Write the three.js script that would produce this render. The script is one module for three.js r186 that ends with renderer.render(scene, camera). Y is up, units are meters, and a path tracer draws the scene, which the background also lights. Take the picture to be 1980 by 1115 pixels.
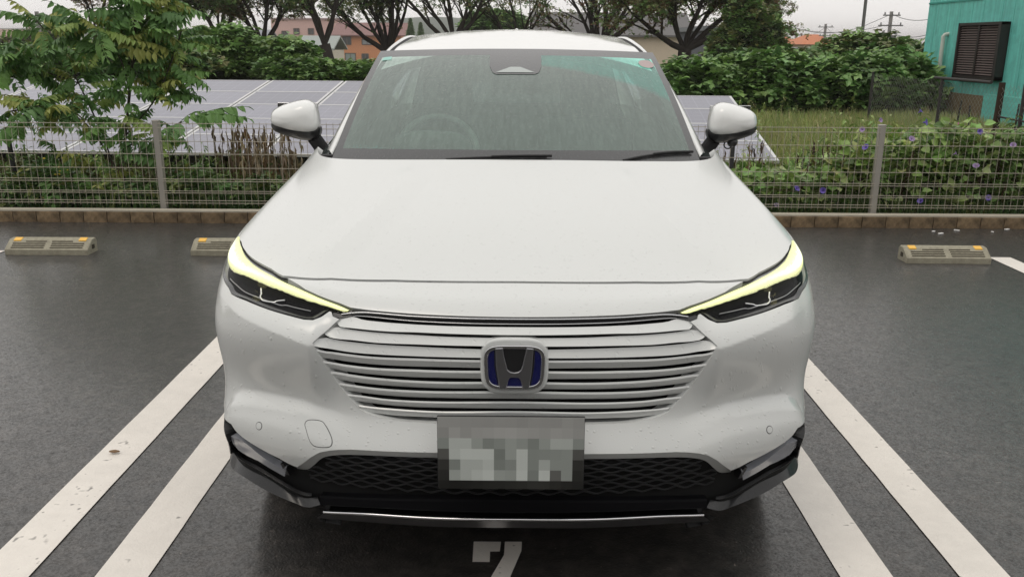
import * as THREE from 'three';
import { mergeGeometries } from 'three/addons/utils/BufferGeometryUtils.js';
import { RoundedBoxGeometry } from 'three/addons/geometries/RoundedBoxGeometry.js';

// ---------- camera, sky, sun, exposure
const scene = new THREE.Scene();
const CAM_H = 1.5, PITCH = 15.67 * Math.PI / 180, FOCAL = 1700;   // focal length in pixels of a 1980 x 1115 picture
const camera = new THREE.PerspectiveCamera(2 * Math.atan(557.5 / FOCAL) * 180 / Math.PI, 1980 / 1115, .05, 3000);
camera.rotation.set(-PITCH, 6 / FOCAL, .006, 'YXZ');
camera.position.set(0, CAM_H, 0);
camera.updateMatrixWorld();

let seed = 7;
const rnd = () => { seed = (seed + 0x6d2b79f5) | 0; let t = Math.imul(seed ^ (seed >>> 15), 1 | seed); t = (t + Math.imul(t ^ (t >>> 7), 61 | t)) ^ t; return ((t ^ (t >>> 14)) >>> 0) / 4294967296; };
const rr = (a, b) => a + (b - a) * rnd();
const pick = (l) => l[Math.floor(rnd() * l.length)];
const step = (a, b, x) => { const t = Math.min(Math.max((x - a) / (b - a), 0), 1); return t * t * (3 - 2 * t); };

// tiling value noise, n cells across the tile
function noise2(n, s) {
  const r = (i, j) => { let h = Math.imul((i % n + n) % n + 1, 374761393) ^ Math.imul((j % n + n) % n + 1, 668265263) ^ Math.imul(s + 1, 2246822519); h = Math.imul(h ^ (h >>> 13), 1274126177); return ((h ^ (h >>> 16)) >>> 0) / 4294967296; };
  return (x, y) => { x *= n; y *= n; const i = Math.floor(x), j = Math.floor(y), u = x - i, v = y - j, a = u * u * (3 - 2 * u), b = v * v * (3 - 2 * v); return (r(i, j) * (1 - a) + r(i + 1, j) * a) * (1 - b) + (r(i, j + 1) * (1 - a) + r(i + 1, j + 1) * a) * b; };
}
function fractal(n, s, oct = 4, gain = .5) { const l = Array.from({ length: oct }, (_, k) => noise2(n << k, s + k * 17)); return (x, y) => { let a = 0, t = 0, g = 1; for (const f of l) { a += g * f(x, y); t += g; g *= gain; } return a / t; }; }

{                                                                  // an even overcast: brighter overhead, soft banks of cloud
  const W = 256, H = 128, data = new Float32Array(W * H * 4), f = fractal(6, 3, 4, .5);
  for (let j = 0; j < H; j++) for (let i = 0; i < W; i++) {
    const el = (j + .5) / H * Math.PI - Math.PI / 2, up = Math.max(0, Math.sin(el)), c = (f(i / W, j / H) - .5) * .16 * step(0, .2, up);
    const l = (.97 + .08 * Math.pow(up, .8)) * (1 + c), g = el < 0 ? Math.max(.12, 1 + el * 6) : 1, o = (j * W + i) * 4;
    data[o] = l * g; data[o + 1] = l * g * (.972 + .02 * up); data[o + 2] = l * g * (.945 + .03 * up); data[o + 3] = 1;
  }
  const t = new THREE.DataTexture(data, W, H, THREE.RGBAFormat, THREE.FloatType);
  t.mapping = THREE.EquirectangularReflectionMapping; t.magFilter = THREE.LinearFilter; t.wrapS = THREE.RepeatWrapping; t.needsUpdate = true;
  scene.background = t; scene.environment = t;
}
const sun = new THREE.DirectionalLight(0xfff4e6, .5);
sun.position.set(-8, 26, 6); sun.castShadow = true; sun.shadow.radius = 40; sun.shadow.mapSize.set(2048, 2048);
Object.assign(sun.shadow.camera, { left: -30, right: 30, top: 30, bottom: -30, near: 1, far: 90 });
scene.add(sun, sun.target);
const renderer = new THREE.WebGLRenderer({ antialias: true });
renderer.toneMapping = THREE.LinearToneMapping; renderer.toneMappingExposure = 1;
renderer.shadowMap.enabled = true; renderer.setSize(1024, 576);

// ---------- names and groups
const used = new Map();
const numbered = (n) => { const k = used.get(n) ?? 0; used.set(n, k + 1); return k ? n + '_' + String(k).padStart(3, '0') : n; };
const shade = (m) => { m.castShadow = true; m.receiveShadow = true; return m; };
function tag(o, label, category, group, kind) { if (label) o.userData.label = label; if (category) o.userData.category = category; if (group) o.userData.group = group; if (kind) o.userData.kind = kind; return o; }
function thing(name, label, category, pos = [0, 0, 0], turn = 0, group) { const o = new THREE.Group(); o.name = numbered(name); o.position.set(...pos); o.rotation.y = turn; scene.add(o); return tag(o, label, category, group); }
function obj(name, geo, mat, parent) {
  const g = Array.isArray(geo) ? (geo.length > 1 ? mergeGeometries(geo.map(plain)) : geo[0]) : geo, m = shade(new THREE.Mesh(g, mat));
  m.name = parent ? name : numbered(name); (parent ?? scene).add(m); return m;
}
function plain(g) { const q = g.index ? g.toNonIndexed() : g.clone(); for (const k of Object.keys(q.attributes)) if (!['position', 'normal', 'uv'].includes(k)) q.deleteAttribute(k); if (!q.attributes.uv) q.setAttribute('uv', new THREE.Float32BufferAttribute(new Float32Array(q.attributes.position.count * 2), 2)); return q; }
const ground = (name, geo, mat) => tag(obj(name, geo, mat), null, null, null, 'structure');
const at = (px, py, d) => { const v = new THREE.Vector3((px - 990) / FOCAL, (557.5 - py) / FOCAL, -1).applyQuaternion(camera.quaternion); return [v.x * d / -v.z, CAM_H + v.y * d / -v.z, -d]; };   // the place d metres ahead that the photograph shows there

// ---------- geometry helpers
const V = (a) => new THREE.Vector3(...a);
const box = (w, h, d, x = 0, y = 0, z = 0, rx = 0, ry = 0, rz = 0) => new THREE.BoxGeometry(w, h, d).applyMatrix4(new THREE.Matrix4().compose(new THREE.Vector3(x, y, z), new THREE.Quaternion().setFromEuler(new THREE.Euler(rx, ry, rz)), new THREE.Vector3(1, 1, 1)));
const rbox = (w, h, d, r, x = 0, y = 0, z = 0, rx = 0, ry = 0, rz = 0) => new RoundedBoxGeometry(w, h, d, 2, r).applyMatrix4(new THREE.Matrix4().compose(new THREE.Vector3(x, y, z), new THREE.Quaternion().setFromEuler(new THREE.Euler(rx, ry, rz)), new THREE.Vector3(1, 1, 1)));
function bar(a, b, r, r2 = r, seg = 6) {
  const p = V(a), q = V(b), l = p.distanceTo(q), g = new THREE.CylinderGeometry(r2, r, l, seg, 1, false);
  g.translate(0, l / 2, 0); g.applyQuaternion(new THREE.Quaternion().setFromUnitVectors(new THREE.Vector3(0, 1, 0), q.sub(p).normalize())); g.translate(...a); return g;
}
const tube = (pts, r, n = 24, seg = 6, closed = false) => new THREE.TubeGeometry(new THREE.CatmullRomCurve3(pts.map(V), closed, 'centripetal'), n, r, seg, closed);
function grid(rows, crease = false) {                              // rows of points, smooth along the rows; crease keeps each strip's own normals
  if (crease && rows.length > 2) return mergeGeometries(rows.slice(1).map((r, i) => grid([rows[i], r])));
  const n = rows[0].length, pos = [], uv = [], idx = [];
  let v = 0;
  rows.forEach((r, j) => {
    let u = 0;
    if (j) v += V(r[n >> 1]).distanceTo(V(rows[j - 1][n >> 1]));
    r.forEach((p, i) => { if (i) u += V(p).distanceTo(V(r[i - 1])); pos.push(...p); uv.push(u, v); });
  });
  for (let j = 0; j < rows.length - 1; j++) for (let i = 0; i < n - 1; i++) { const a = j * n + i, b = a + n; idx.push(a, a + 1, b + 1, a, b + 1, b); }
  const g = new THREE.BufferGeometry();
  g.setAttribute('position', new THREE.Float32BufferAttribute(pos, 3)); g.setAttribute('uv', new THREE.Float32BufferAttribute(uv, 2)); g.setIndex(idx); g.computeVertexNormals();
  return plain(g);
}
function sheet(poly, y, cell = 0) {                                // a flat polygon [[x, z], ...] at height y, uv in metres
  const s = new THREE.ShapeGeometry(new THREE.Shape(poly.map(([x, z]) => new THREE.Vector2(x, -z))));
  s.rotateX(-Math.PI / 2); s.translate(0, y, 0);
  const p = s.attributes.position, u = s.attributes.uv;
  for (let i = 0; i < p.count; i++) u.setXY(i, p.getX(i), p.getZ(i));
  return s;
}
function wallUV(g) { const q = plain(g), p = q.attributes.position, n = q.attributes.normal, u = q.attributes.uv; for (let i = 0; i < p.count; i++) { const a = Math.abs(n.getX(i)), b = Math.abs(n.getY(i)), c = Math.abs(n.getZ(i)); if (b >= a && b >= c) u.setXY(i, p.getX(i), p.getZ(i)); else if (a > c) u.setXY(i, p.getZ(i), p.getY(i)); else u.setXY(i, p.getX(i), p.getY(i)); } return q; }
function dome(outline, depth, pow, rings = 9, back = 0, lean = [0, 0]) {     // a rounded shell over an outline [[x, y], ...] in the plane z = 0, swelling to +z
  const n = outline.length, cx = outline.reduce((s, p) => s + p[0], 0) / n, cy = outline.reduce((s, p) => s + p[1], 0) / n, c = new THREE.CatmullRomCurve3(outline.map(([x, y]) => new THREE.Vector3(x, y, 0)), true, 'centripetal').getPoints(64), rows = [];
  for (let k = 0; k <= rings; k++) { const t = k / rings * Math.PI / 2, r = Math.pow(Math.sin(t), .8), h = Math.pow(Math.cos(t), pow); rows.push(c.map((p) => [cx + lean[0] * h + (p.x - cx) * r, cy + lean[1] * h + (p.y - cy) * r, depth * h])); }
  if (back) { rows.push(c.map((p) => [p.x, p.y, -back * .5])); rows.push(c.map((p) => [cx + (p.x - cx) * .85, cy + (p.y - cy) * .85, -back])); rows.push(c.map(() => [cx, cy, -back])); }
  return grid(rows.map((r) => r.slice().reverse()).reverse().map((r) => r.slice().reverse()));
}

// ---------- textures (computed) and materials
function tex(n, fn, srgb = false, rep = 1) {
  const d = new Uint8Array(n * n * 4);
  for (let j = 0; j < n; j++) for (let i = 0; i < n; i++) { const c = fn(i / n, j / n), o = (j * n + i) * 4; for (let k = 0; k < 3; k++) d[o + k] = Math.min(255, Math.max(0, Math.round(255 * (c.length ? c[k] : c)))); d[o + 3] = 255; }
  const t = new THREE.DataTexture(d, n, n); t.wrapS = t.wrapT = THREE.RepeatWrapping; t.magFilter = THREE.LinearFilter; t.minFilter = THREE.LinearMipmapLinearFilter; t.generateMipmaps = true;
  if (srgb) t.colorSpace = THREE.SRGBColorSpace; t.repeat.set(rep, rep); t.needsUpdate = true; return t;
}
const lin = (r, g, b) => new THREE.Color().setRGB(r, g, b);
const srgb8 = (r, g, b) => new THREE.Color().setRGB(r / 255, g / 255, b / 255, THREE.SRGBColorSpace);
const std = (c, rough = .8, o = {}) => new THREE.MeshStandardMaterial({ color: c, roughness: rough, side: THREE.DoubleSide, ...o });
const phys = (c, rough, o = {}) => new THREE.MeshPhysicalMaterial({ color: c, roughness: rough, side: THREE.DoubleSide, ...o });
function dropMap(n, count, r0, r1, s, streak = 0) {                // beads of rain as a height map
  const h = new Float32Array(n * n), keep = seed; seed = s;
  for (let k = 0; k < count; k++) {
    const x = rnd() * n, y = rnd() * n, r = r0 + (r1 - r0) * Math.pow(rnd(), 3), e = 1 + rnd() * .3 + streak * rnd() * 6;
    for (let j = -Math.ceil(r * e); j <= r * e; j++) for (let i = -Math.ceil(r); i <= r; i++) { const q = (i * i + j * j / (e * e)) / (r * r); if (q < 1) { const o = ((Math.floor(y + j) % n + n) % n) * n + (Math.floor(x + i) % n + n) % n; h[o] = Math.max(h[o], Math.sqrt(1 - q) * r / r1); } }
  }
  seed = keep;
  return tex(n, (u, v) => h[Math.round(v * n) * n + Math.round(u * n)]);
}
const DROPS = dropMap(1024, 2600, 1.2, 4.6, 11), STREAKS = dropMap(1024, 1500, 1.5, 5, 12, 1);
const again = (t, rx, ry = rx) => { const c = t.clone(); c.repeat.set(rx, ry); c.needsUpdate = true; return c; };
const M = {
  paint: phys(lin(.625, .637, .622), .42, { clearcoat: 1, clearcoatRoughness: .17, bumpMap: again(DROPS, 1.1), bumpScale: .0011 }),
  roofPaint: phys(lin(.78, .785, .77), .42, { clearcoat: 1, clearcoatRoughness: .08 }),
  black: phys(lin(.012, .012, .013), .32, { clearcoat: .4, clearcoatRoughness: .15 }),
  matt: std(lin(.012, .012, .013), .75),
  wetBlack: phys(lin(.014, .014, .015), .35, { specularIntensity: .5, clearcoat: .45, clearcoatRoughness: .15, bumpMap: again(DROPS, 5), bumpScale: .0012 }),
  voidBlack: std(lin(.004, .004, .004), .95),
  lampBlack: phys(lin(.005, .005, .006), .6, { specularIntensity: .15 }),
  satinDull: std(lin(.4, .4, .42), .28, { metalness: 1 }),
  chrome: std(lin(.66, .66, .67), .16, { metalness: 1 }),
  darkChrome: std(lin(.36, .36, .37), .3, { metalness: 1 }),
  satin: std(lin(.5, .5, .52), .32, { metalness: .9 }),
  clear: phys(lin(1, 1, 1), .03, { transmission: 1, thickness: 0, ior: 1.12 }),
  rubber: std(lin(.02, .02, .021), .7),
  cabin: std(lin(.075, .075, .075), .8),
};
const DRLN = noise2(40, 5), FILM = fractal(24, 8, 4), FILM2 = fractal(90, 9, 2), BEAD = fractal(60, 15, 2, .8);
// --- front shell of the car body: a bicubic spline net, u = 0 centre .. 9 door line, w = 0 sill .. 12 cowl; x right, y up, z = -distance behind the nose
const PLAN = [[0, 0], [.2, .008], [.4, .033], [.58, .083], [.725, .155], [.822, .255], [.869, .42], [.887, .68], [.893, 1.03], [.893, 1.45]];
const FLAT = [[.2, .075, .05], [.28, .012, .012], [.36, -.006, .008], [.46, -.034, .02], [.565, .014, .012], [.665, .016, 0], [.765, .012, .002]];   // height, inset at the front, inset at the side
const UPPER = [
  [[0, .825, .045], [.2, .826, .055], [.4, .83, .085], [.575, .838, .14], [.715, .848, .22], [.812, .853, .33], [.862, .86, .49], [.88, .87, .73], [.886, .88, 1.05], [.888, .9, 1.45]],
  [[0, .862, .1], [.2, .862, .108], [.4, .866, .138], [.57, .876, .195], [.71, .884, .275], [.815, .889, .38], [.862, .897, .54], [.88, .91, .78], [.882, .925, 1.08], [.88, .95, 1.45]],
  [[0, .888, .19], [.2, .887, .197], [.39, .886, .222], [.565, .89, .275], [.708, .902, .36], [.812, .91, .458], [.86, .917, .615], [.872, .935, .84], [.872, .955, 1.12], [.868, .985, 1.45]],
  [[0, .955, .42], [.19, .954, .425], [.38, .951, .445], [.54, .947, .488], [.67, .948, .555], [.77, .954, .645], [.832, .96, .78], [.85, .972, .96], [.852, .99, 1.18], [.845, 1.01, 1.45]],
  [[0, 1.02, .7], [.185, 1.019, .705], [.37, 1.014, .72], [.53, 1.008, .76], [.655, 1.003, .82], [.748, .999, .895], [.803, .999, .99], [.827, 1.006, 1.11], [.833, 1.02, 1.27], [.83, 1.04, 1.45]],
  [[0, 1.094, 1.1], [.18, 1.093, 1.105], [.36, 1.089, 1.125], [.51, 1.084, 1.16], [.62, 1.079, 1.205], [.69, 1.076, 1.255], [.735, 1.076, 1.305], [.762, 1.08, 1.355], [.776, 1.088, 1.4], [.785, 1.096, 1.45]],
];
const NET = (() => {
  const rows = FLAT.map(([y, a, b]) => PLAN.map(([x, s], i) => {
    const p = PLAN[Math.max(i - 1, 0)], q = PLAN[Math.min(i + 1, 9)], tx = i ? q[0] - p[0] : 1, ts = i ? q[1] - p[1] : 0, l = Math.hypot(tx, ts), k = Math.min(Math.max((s - .08) / .35, 0), 1), e = a + (b - a) * k;
    return [x - e * ts / l, y, s + e * tx / l];
  })).concat(UPPER).map((r) => { const h = r.map(([x, y, s]) => [x, y, -s]); return h.slice(1).reverse().map(([x, y, z]) => [-x, y, z]).concat(h); });
  const fit = (v) => {                                         // control values of the cubic B-spline through v, free ends
    const n = v.length, c = new Array(n + 2).fill(0), a = new Array(n).fill(0), d = new Array(n).fill(0);
    c[1] = v[0]; c[n] = v[n - 1];
    for (let i = 1; i < n - 1; i++) { let r = 6 * v[i]; if (i === 1) r -= c[1]; if (i === n - 2) r -= c[n]; const m = 4 - (i > 1 ? a[i - 1] : 0); a[i] = 1 / m; d[i] = (r - (i > 1 ? d[i - 1] : 0)) / m; }
    for (let i = n - 2; i >= 1; i--) c[i + 1] = d[i] - (i < n - 2 ? a[i] * c[i + 2] : 0);
    c[0] = 2 * c[1] - c[2]; c[n + 1] = 2 * c[n] - c[n - 1];
    return c;
  };
  const byRow = rows.map((r) => { const f = [0, 1, 2].map((k) => fit(r.map((p) => p[k]))); return f[0].map((_, j) => f.map((g) => g[j])); });
  const cols = byRow[0].map((_, j) => { const f = [0, 1, 2].map((k) => fit(byRow.map((r) => r[j][k]))); return f[0].map((_, i) => f.map((g) => g[i])); });
  return cols;                                                 // [19 + 2][13 + 2]
})();
const basis = (t) => { const q = 1 - t; return [q * q * q / 6, (3 * t * t * t - 6 * t * t + 4) / 6, (-3 * t * t * t + 3 * t * t + 3 * t + 1) / 6, t * t * t / 6]; };
function smooth(u, w) {
  const U = Math.min(Math.max(u + 9, 0), 18), W = Math.min(Math.max(w, 0), 12), i = Math.min(Math.floor(U), 17), j = Math.min(Math.floor(W), 11), a = basis(U - i), b = basis(W - j), o = [0, 0, 0];
  for (let m = 0; m < 4; m++) for (let n = 0; n < 4; n++) { const k = a[m] * b[n], c = NET[i + m][j + n]; o[0] += k * c[0]; o[1] += k * c[1]; o[2] += k * c[2]; }
  return o;
}
const cross = (a, b) => [a[1] * b[2] - a[2] * b[1], a[2] * b[0] - a[0] * b[2], a[0] * b[1] - a[1] * b[0]], sub = (a, b) => [a[0] - b[0], a[1] - b[1], a[2] - b[2]];
const unit = (a) => { const l = Math.hypot(...a) || 1; return [a[0] / l, a[1] / l, a[2] / l]; };
function smoothNormal(u, w) { const e = .02; return unit(cross(sub(smooth(u + e, w), smooth(u - e, w)), sub(smooth(u, w + e), smooth(u, w - e)))); }
const along = (l, x) => { if (x <= l[0][0]) return l[0][1]; for (let i = 1; i < l.length; i++) if (x <= l[i][0]) { const a = l[i - 1], b = l[i]; return a[1] + (b[1] - a[1]) * (x - a[0]) / (b[0] - a[0]); } return l[l.length - 1][1]; };
const CREASE = [[2.65, 5.9], [3.02, 6.04], [3.55, 6.2], [4.11, 6.33], [4.88, 6.5], [6, 6.6], [9, 6.65]], BULGE = [[2.1, 3.95], [2.42, 4.15], [2.84, 4.33], [3.3, 4.35], [3.8, 4.3], [4.28, 4.16], [4.54, 3.98], [4.7, 3.7]];
function relief(u, w) {                                        // the crease under the headlamp and the swelling of the lower corner
  let d = 0;
  const a = w - along(CREASE, u), ka = step(2.3, 2.65, u) * (1 - .86 * step(3.5, 4.7, u)) * (1 - step(5, 7, u));
  if (ka) { const r = Math.hypot(a, .015) - .015; d += .034 * ka * Math.max(0, 1 - r / (a > 0 ? .85 : 2.1)); }
  const h = w - 8.9; if (h > 0) d += .008 * Math.max(0, 1 - Math.abs(u - (2.05 + .9 * step(0, 3.1, 3.1 - h))) / .55) * step(.1, .9, h) * (1 - step(2.6, 3, h));
  const b = along(BULGE, u) - w, kb = step(1.9, 3, u) * (1 - step(4.25, 5, u));
  if (kb && b > 0) d += .022 * kb * step(0, .5, b) * (1 - step(.7, 1.7, b));
  return d;
}
function shell(u, w, sink = 0) { const p = smooth(u, w), n = smoothNormal(u, w), d = relief(Math.abs(u), w) - sink; return [p[0] + n[0] * d, p[1] + n[1] * d, p[2] + n[2] * d]; }
const LINES = {
  hoodFront: [[0, 9.04], [0.65, 9.03], [1.66, 9.02], [2.58, 8.92], [3.27, 8.6], [3.41, 8.5], [3.53, 8.58], [3.71, 8.73], [3.96, 8.81], [4.27, 8.91], [4.75, 9.09], [5.2, 9.21], [5.88, 9.17]],
  noseTop: [[0, 8.98], [0.65, 8.97], [1.64, 8.95], [2.56, 8.83], [3.29, 8.38]],
  noseSide: [[2.89, 7.78], [2.59, 7.56], [2.26, 7.37], [2.11, 7.25]],
  noseLow: [[1.83, 7.23], [1.27, 7.22], [0.62, 7.22], [0, 7.22]],
  lampTop: [[2.12, 7.12], [2.26, 7.27], [2.58, 7.46], [2.88, 7.67], [3.34, 8.11], [3.46, 8.28], [3.67, 8.56], [3.91, 8.66], [4.22, 8.8], [4.67, 9.01], [5.13, 9.15], [5.79, 9.14]],
  lampLow: [[4.77, 6.88], [4.56, 6.76], [3.95, 6.74], [3.41, 6.65], [2.99, 6.61], [2.77, 6.58], [2.64, 6.61], [2.56, 6.76], [2.42, 7.02], [2.31, 6.99], [2.23, 6.99], [2.14, 7.09]],
  drlTop: [[2.12, 7.14], [2.26, 7.27], [2.58, 7.47], [2.88, 7.68], [3.33, 8], [3.7, 8.36], [4.08, 8.62], [4.53, 8.9], [5.03, 9.12], [5.73, 9.15]],
  drlLow: [[2.15, 7.09], [2.25, 7.06], [2.42, 7.16], [2.79, 7.27], [3.23, 7.41], [3.75, 7.54], [4.31, 7.65], [4.85, 7.58]],
  bracket: [[3.81, 7.34], [3.74, 7.07], [3.64, 6.95], [3.44, 7], [3.23, 7.14]],
  lampLine: [[4.96, 7.11], [4.59, 7.08], [4.16, 7], [3.75, 7], [3.11, 6.96], [2.74, 6.94]],
  cap: [[2.36, 6.98], [2.37, 6.84], [2.26, 6.79], [2.08, 6.96], [2.13, 6.99], [2.08, 7.18], [2.17, 7.07]],
  grille: [[-0.01, 3.95], [0.96, 3.95], [1.49, 3.96], [1.76, 4.02], [1.93, 4.1], [2.02, 4.18], [2.1, 4.33], [2.2, 4.54], [2.3, 4.8], [2.39, 5.11], [2.47, 5.47], [2.5, 5.63], [2.55, 5.92], [2.57, 5.96], [2.45, 6.23], [2.26, 6.74]],
  lampUnder: [[2.36, 6.81], [2.38, 6.96], [2.41, 6.98], [2.54, 6.7], [2.63, 6.56], [2.77, 6.53], [2.98, 6.56], [3.39, 6.61], [3.93, 6.69], [4.49, 6.72], [4.71, 6.84]],
  bumperLow: [[4.2, 3.28], [4.07, 3.16], [3.88, 3.06], [3.56, 2.94], [3.19, 2.78], [3.02, 2.66], [2.89, 2.6], [2.62, 3], [2.49, 3.14], [2.35, 3.21], [2.21, 3.25], [2.06, 3.28], [0.93, 3.33], [-0.02, 3.36]],
  lipLow: [[3.03, 2.27], [2.84, 2.32], [2.68, 2.56], [2.48, 2.91], [2.32, 3.04], [2.09, 3.12], [0.95, 3.2], [-0.02, 3.24]],
  insert: [[4.5, 2.77], [4.62, 2.48], [4.48, 2.33], [3.81, 2.28], [3.29, 1.96], [3.14, 2.46], [3.25, 2.26], [3.42, 2.33], [3.73, 2.58], [4.07, 2.85]],
  ridgeTop: [[5.13, 2.1], [4.69, 2.04], [3.92, 2], [3.46, 1.77], [2.99, 1.47], [2.84, 1.49]],
  ridgeCrest: [[4.98, 2.11], [4.54, 2.05], [3.87, 1.96], [3.43, 1.71], [2.95, 1.41], [2.82, 1.45]],
  ridgeLow: [[5.25, 1.78], [4.97, 1.6], [4.01, 1.69], [3.52, 1.44], [3.03, 1.08], [2.87, 1.24]],
  ledgeTop: [[5.13, 1.72], [4.61, 1.66], [3.75, 1.58], [3.03, 1.09], [2.77, 1.33]],
  ledgeLow: [[5.05, 1.36], [4.37, 1.49], [3.66, 1.26], [3.15, 1.05], [2.94, 0.95], [2.66, 1.22]],
  skirt: [[4.54, 1.37], [3.81, 1.05], [3.3, 0.75], [2.93, 0.43]],
  sideIn: [[2.14, 6.85], [2.36, 6.29], [2.47, 5.99]],
  sideOut: [[2.25, 6.76], [2.45, 6.23], [2.57, 5.96]],
  barTop: [[2.68, 1.49], [2.02, 1.65], [0.97, 1.8], [-0.02, 1.85]],
  barLow: [[2.68, 1.18], [2.02, 1.36], [0.97, 1.45], [-0.02, 1.47]],
  chromeTop: [[2.67, 0.84], [2.04, 1.07], [0.98, 1.13], [-0.02, 1.18]],
  chromeMid: [[2.64, 0.87], [2.02, 1.07], [0.97, 1.12], [-0.02, 1.17]],
  chromeLow: [[2.97, 0.13], [2.1, 0.49], [1, 0.56], [-0.02, 0.64]],
  endA: [[2.93, 0.57], [2.65, 0.97]],
  endB: [[2.95, 0], [2.71, 0.56]],
  tow: [[2.75, 3.7], [2.71, 3.78], [2.53, 3.8], [2.46, 3.72], [2.33, 3.41], [2.35, 3.29], [2.55, 3.26], [2.61, 3.31], [2.71, 3.56]],
  sensor: [[3.53, 3.45]],
  plate: [[-0.01, 3.86], [-0.02, 2.48]],
  badge: [[0, 5.54]],
  trimT: [[2.23, 6.93], [1.94, 7.1], [1.27, 7.11], [0.62, 7.12], [0, 7.13]],
  trimL: [[2.29, 6.91], [1.96, 7.02], [1.28, 6.99], [0.63, 6.99], [0, 7]],
  slatTop0: [[2.31, 6.69], [2.24, 6.83], [2.08, 6.93], [1.95, 6.85], [1.67, 6.82], [1.27, 6.81], [0.95, 6.81], [0, 6.83]],
  slatTop1: [[2.46, 6.25], [2.42, 6.37], [2.25, 6.48], [2.16, 6.45], [2.08, 6.43], [1.75, 6.4], [1.27, 6.39], [0.95, 6.37], [-0.01, 6.37]],
  slatTop2: [[2.57, 5.95], [2.54, 6.03], [2.41, 6.1], [2.35, 6.07], [2.29, 6.04], [2.16, 6.02], [1.75, 5.99], [1.27, 5.98], [0.95, 5.97], [-0.01, 5.95]],
  slatTop3: [[2.53, 5.8], [2.4, 5.7], [2.07, 5.65], [1.75, 5.63], [1.27, 5.64], [0.95, 5.64], [-0.01, 5.65]],
  slatTop4: [[2.47, 5.47], [2.34, 5.39], [2.08, 5.35], [1.76, 5.33], [1.28, 5.34], [0.95, 5.34], [-0.01, 5.37]],
  slatTop5: [[2.4, 5.15], [2.12, 5.1], [1.75, 5.06], [1.3, 5.04], [0.95, 5.04], [-0.01, 5.08]],
  slatTop6: [[2.3, 4.83], [2.13, 4.81], [1.76, 4.77], [1.31, 4.76], [0.96, 4.77], [-0.01, 4.82]],
  slatTop7: [[2.2, 4.53], [1.99, 4.52], [1.7, 4.48], [1.32, 4.47], [0.96, 4.48], [-0.01, 4.53]],
  slatTop8: [[2.04, 4.26], [1.85, 4.24], [1.57, 4.23], [1.3, 4.22], [0.96, 4.22], [-0.01, 4.27]],
  slatLow0: [[2.27, 6.57], [2.24, 6.51], [2.06, 6.5], [1.74, 6.48], [1.52, 6.48], [1.26, 6.5], [0.94, 6.5], [-0.01, 6.5]],
  slatLow1: [[2.42, 6.19], [2.39, 6.15], [2.27, 6.12], [2.06, 6.12], [1.74, 6.09], [1.26, 6.1], [0.94, 6.1], [-0.01, 6.11]],
  slatLow2: [[2.55, 5.92], [2.46, 5.87], [2.32, 5.81], [2.06, 5.77], [1.74, 5.76], [1.27, 5.76], [0.94, 5.76], [-0.01, 5.77]],
  slatLow3: [[2.5, 5.59], [2.35, 5.5], [2.09, 5.46], [1.76, 5.44], [1.28, 5.44], [0.95, 5.45], [-0.01, 5.45]],
  slatLow4: [[2.44, 5.28], [2.3, 5.21], [2.1, 5.18], [1.77, 5.16], [1.29, 5.15], [0.96, 5.16], [-0.01, 5.17]],
  slatLow5: [[2.37, 4.95], [2.14, 4.91], [1.76, 4.88], [1.31, 4.87], [0.96, 4.87], [-0.01, 4.9]],
  slatLow6: [[2.28, 4.65], [2.07, 4.63], [1.77, 4.6], [1.32, 4.59], [0.97, 4.6], [-0.01, 4.62]],
  slatLow7: [[2.15, 4.39], [1.93, 4.37], [1.64, 4.34], [1.32, 4.33], [0.97, 4.34], [-0.01, 4.36]],
  slatLow8: [[1.96, 4.14], [1.78, 4.12], [1.57, 4.1], [1.3, 4.1], [0.97, 4.1], [-0.01, 4.12]],
};
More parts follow.
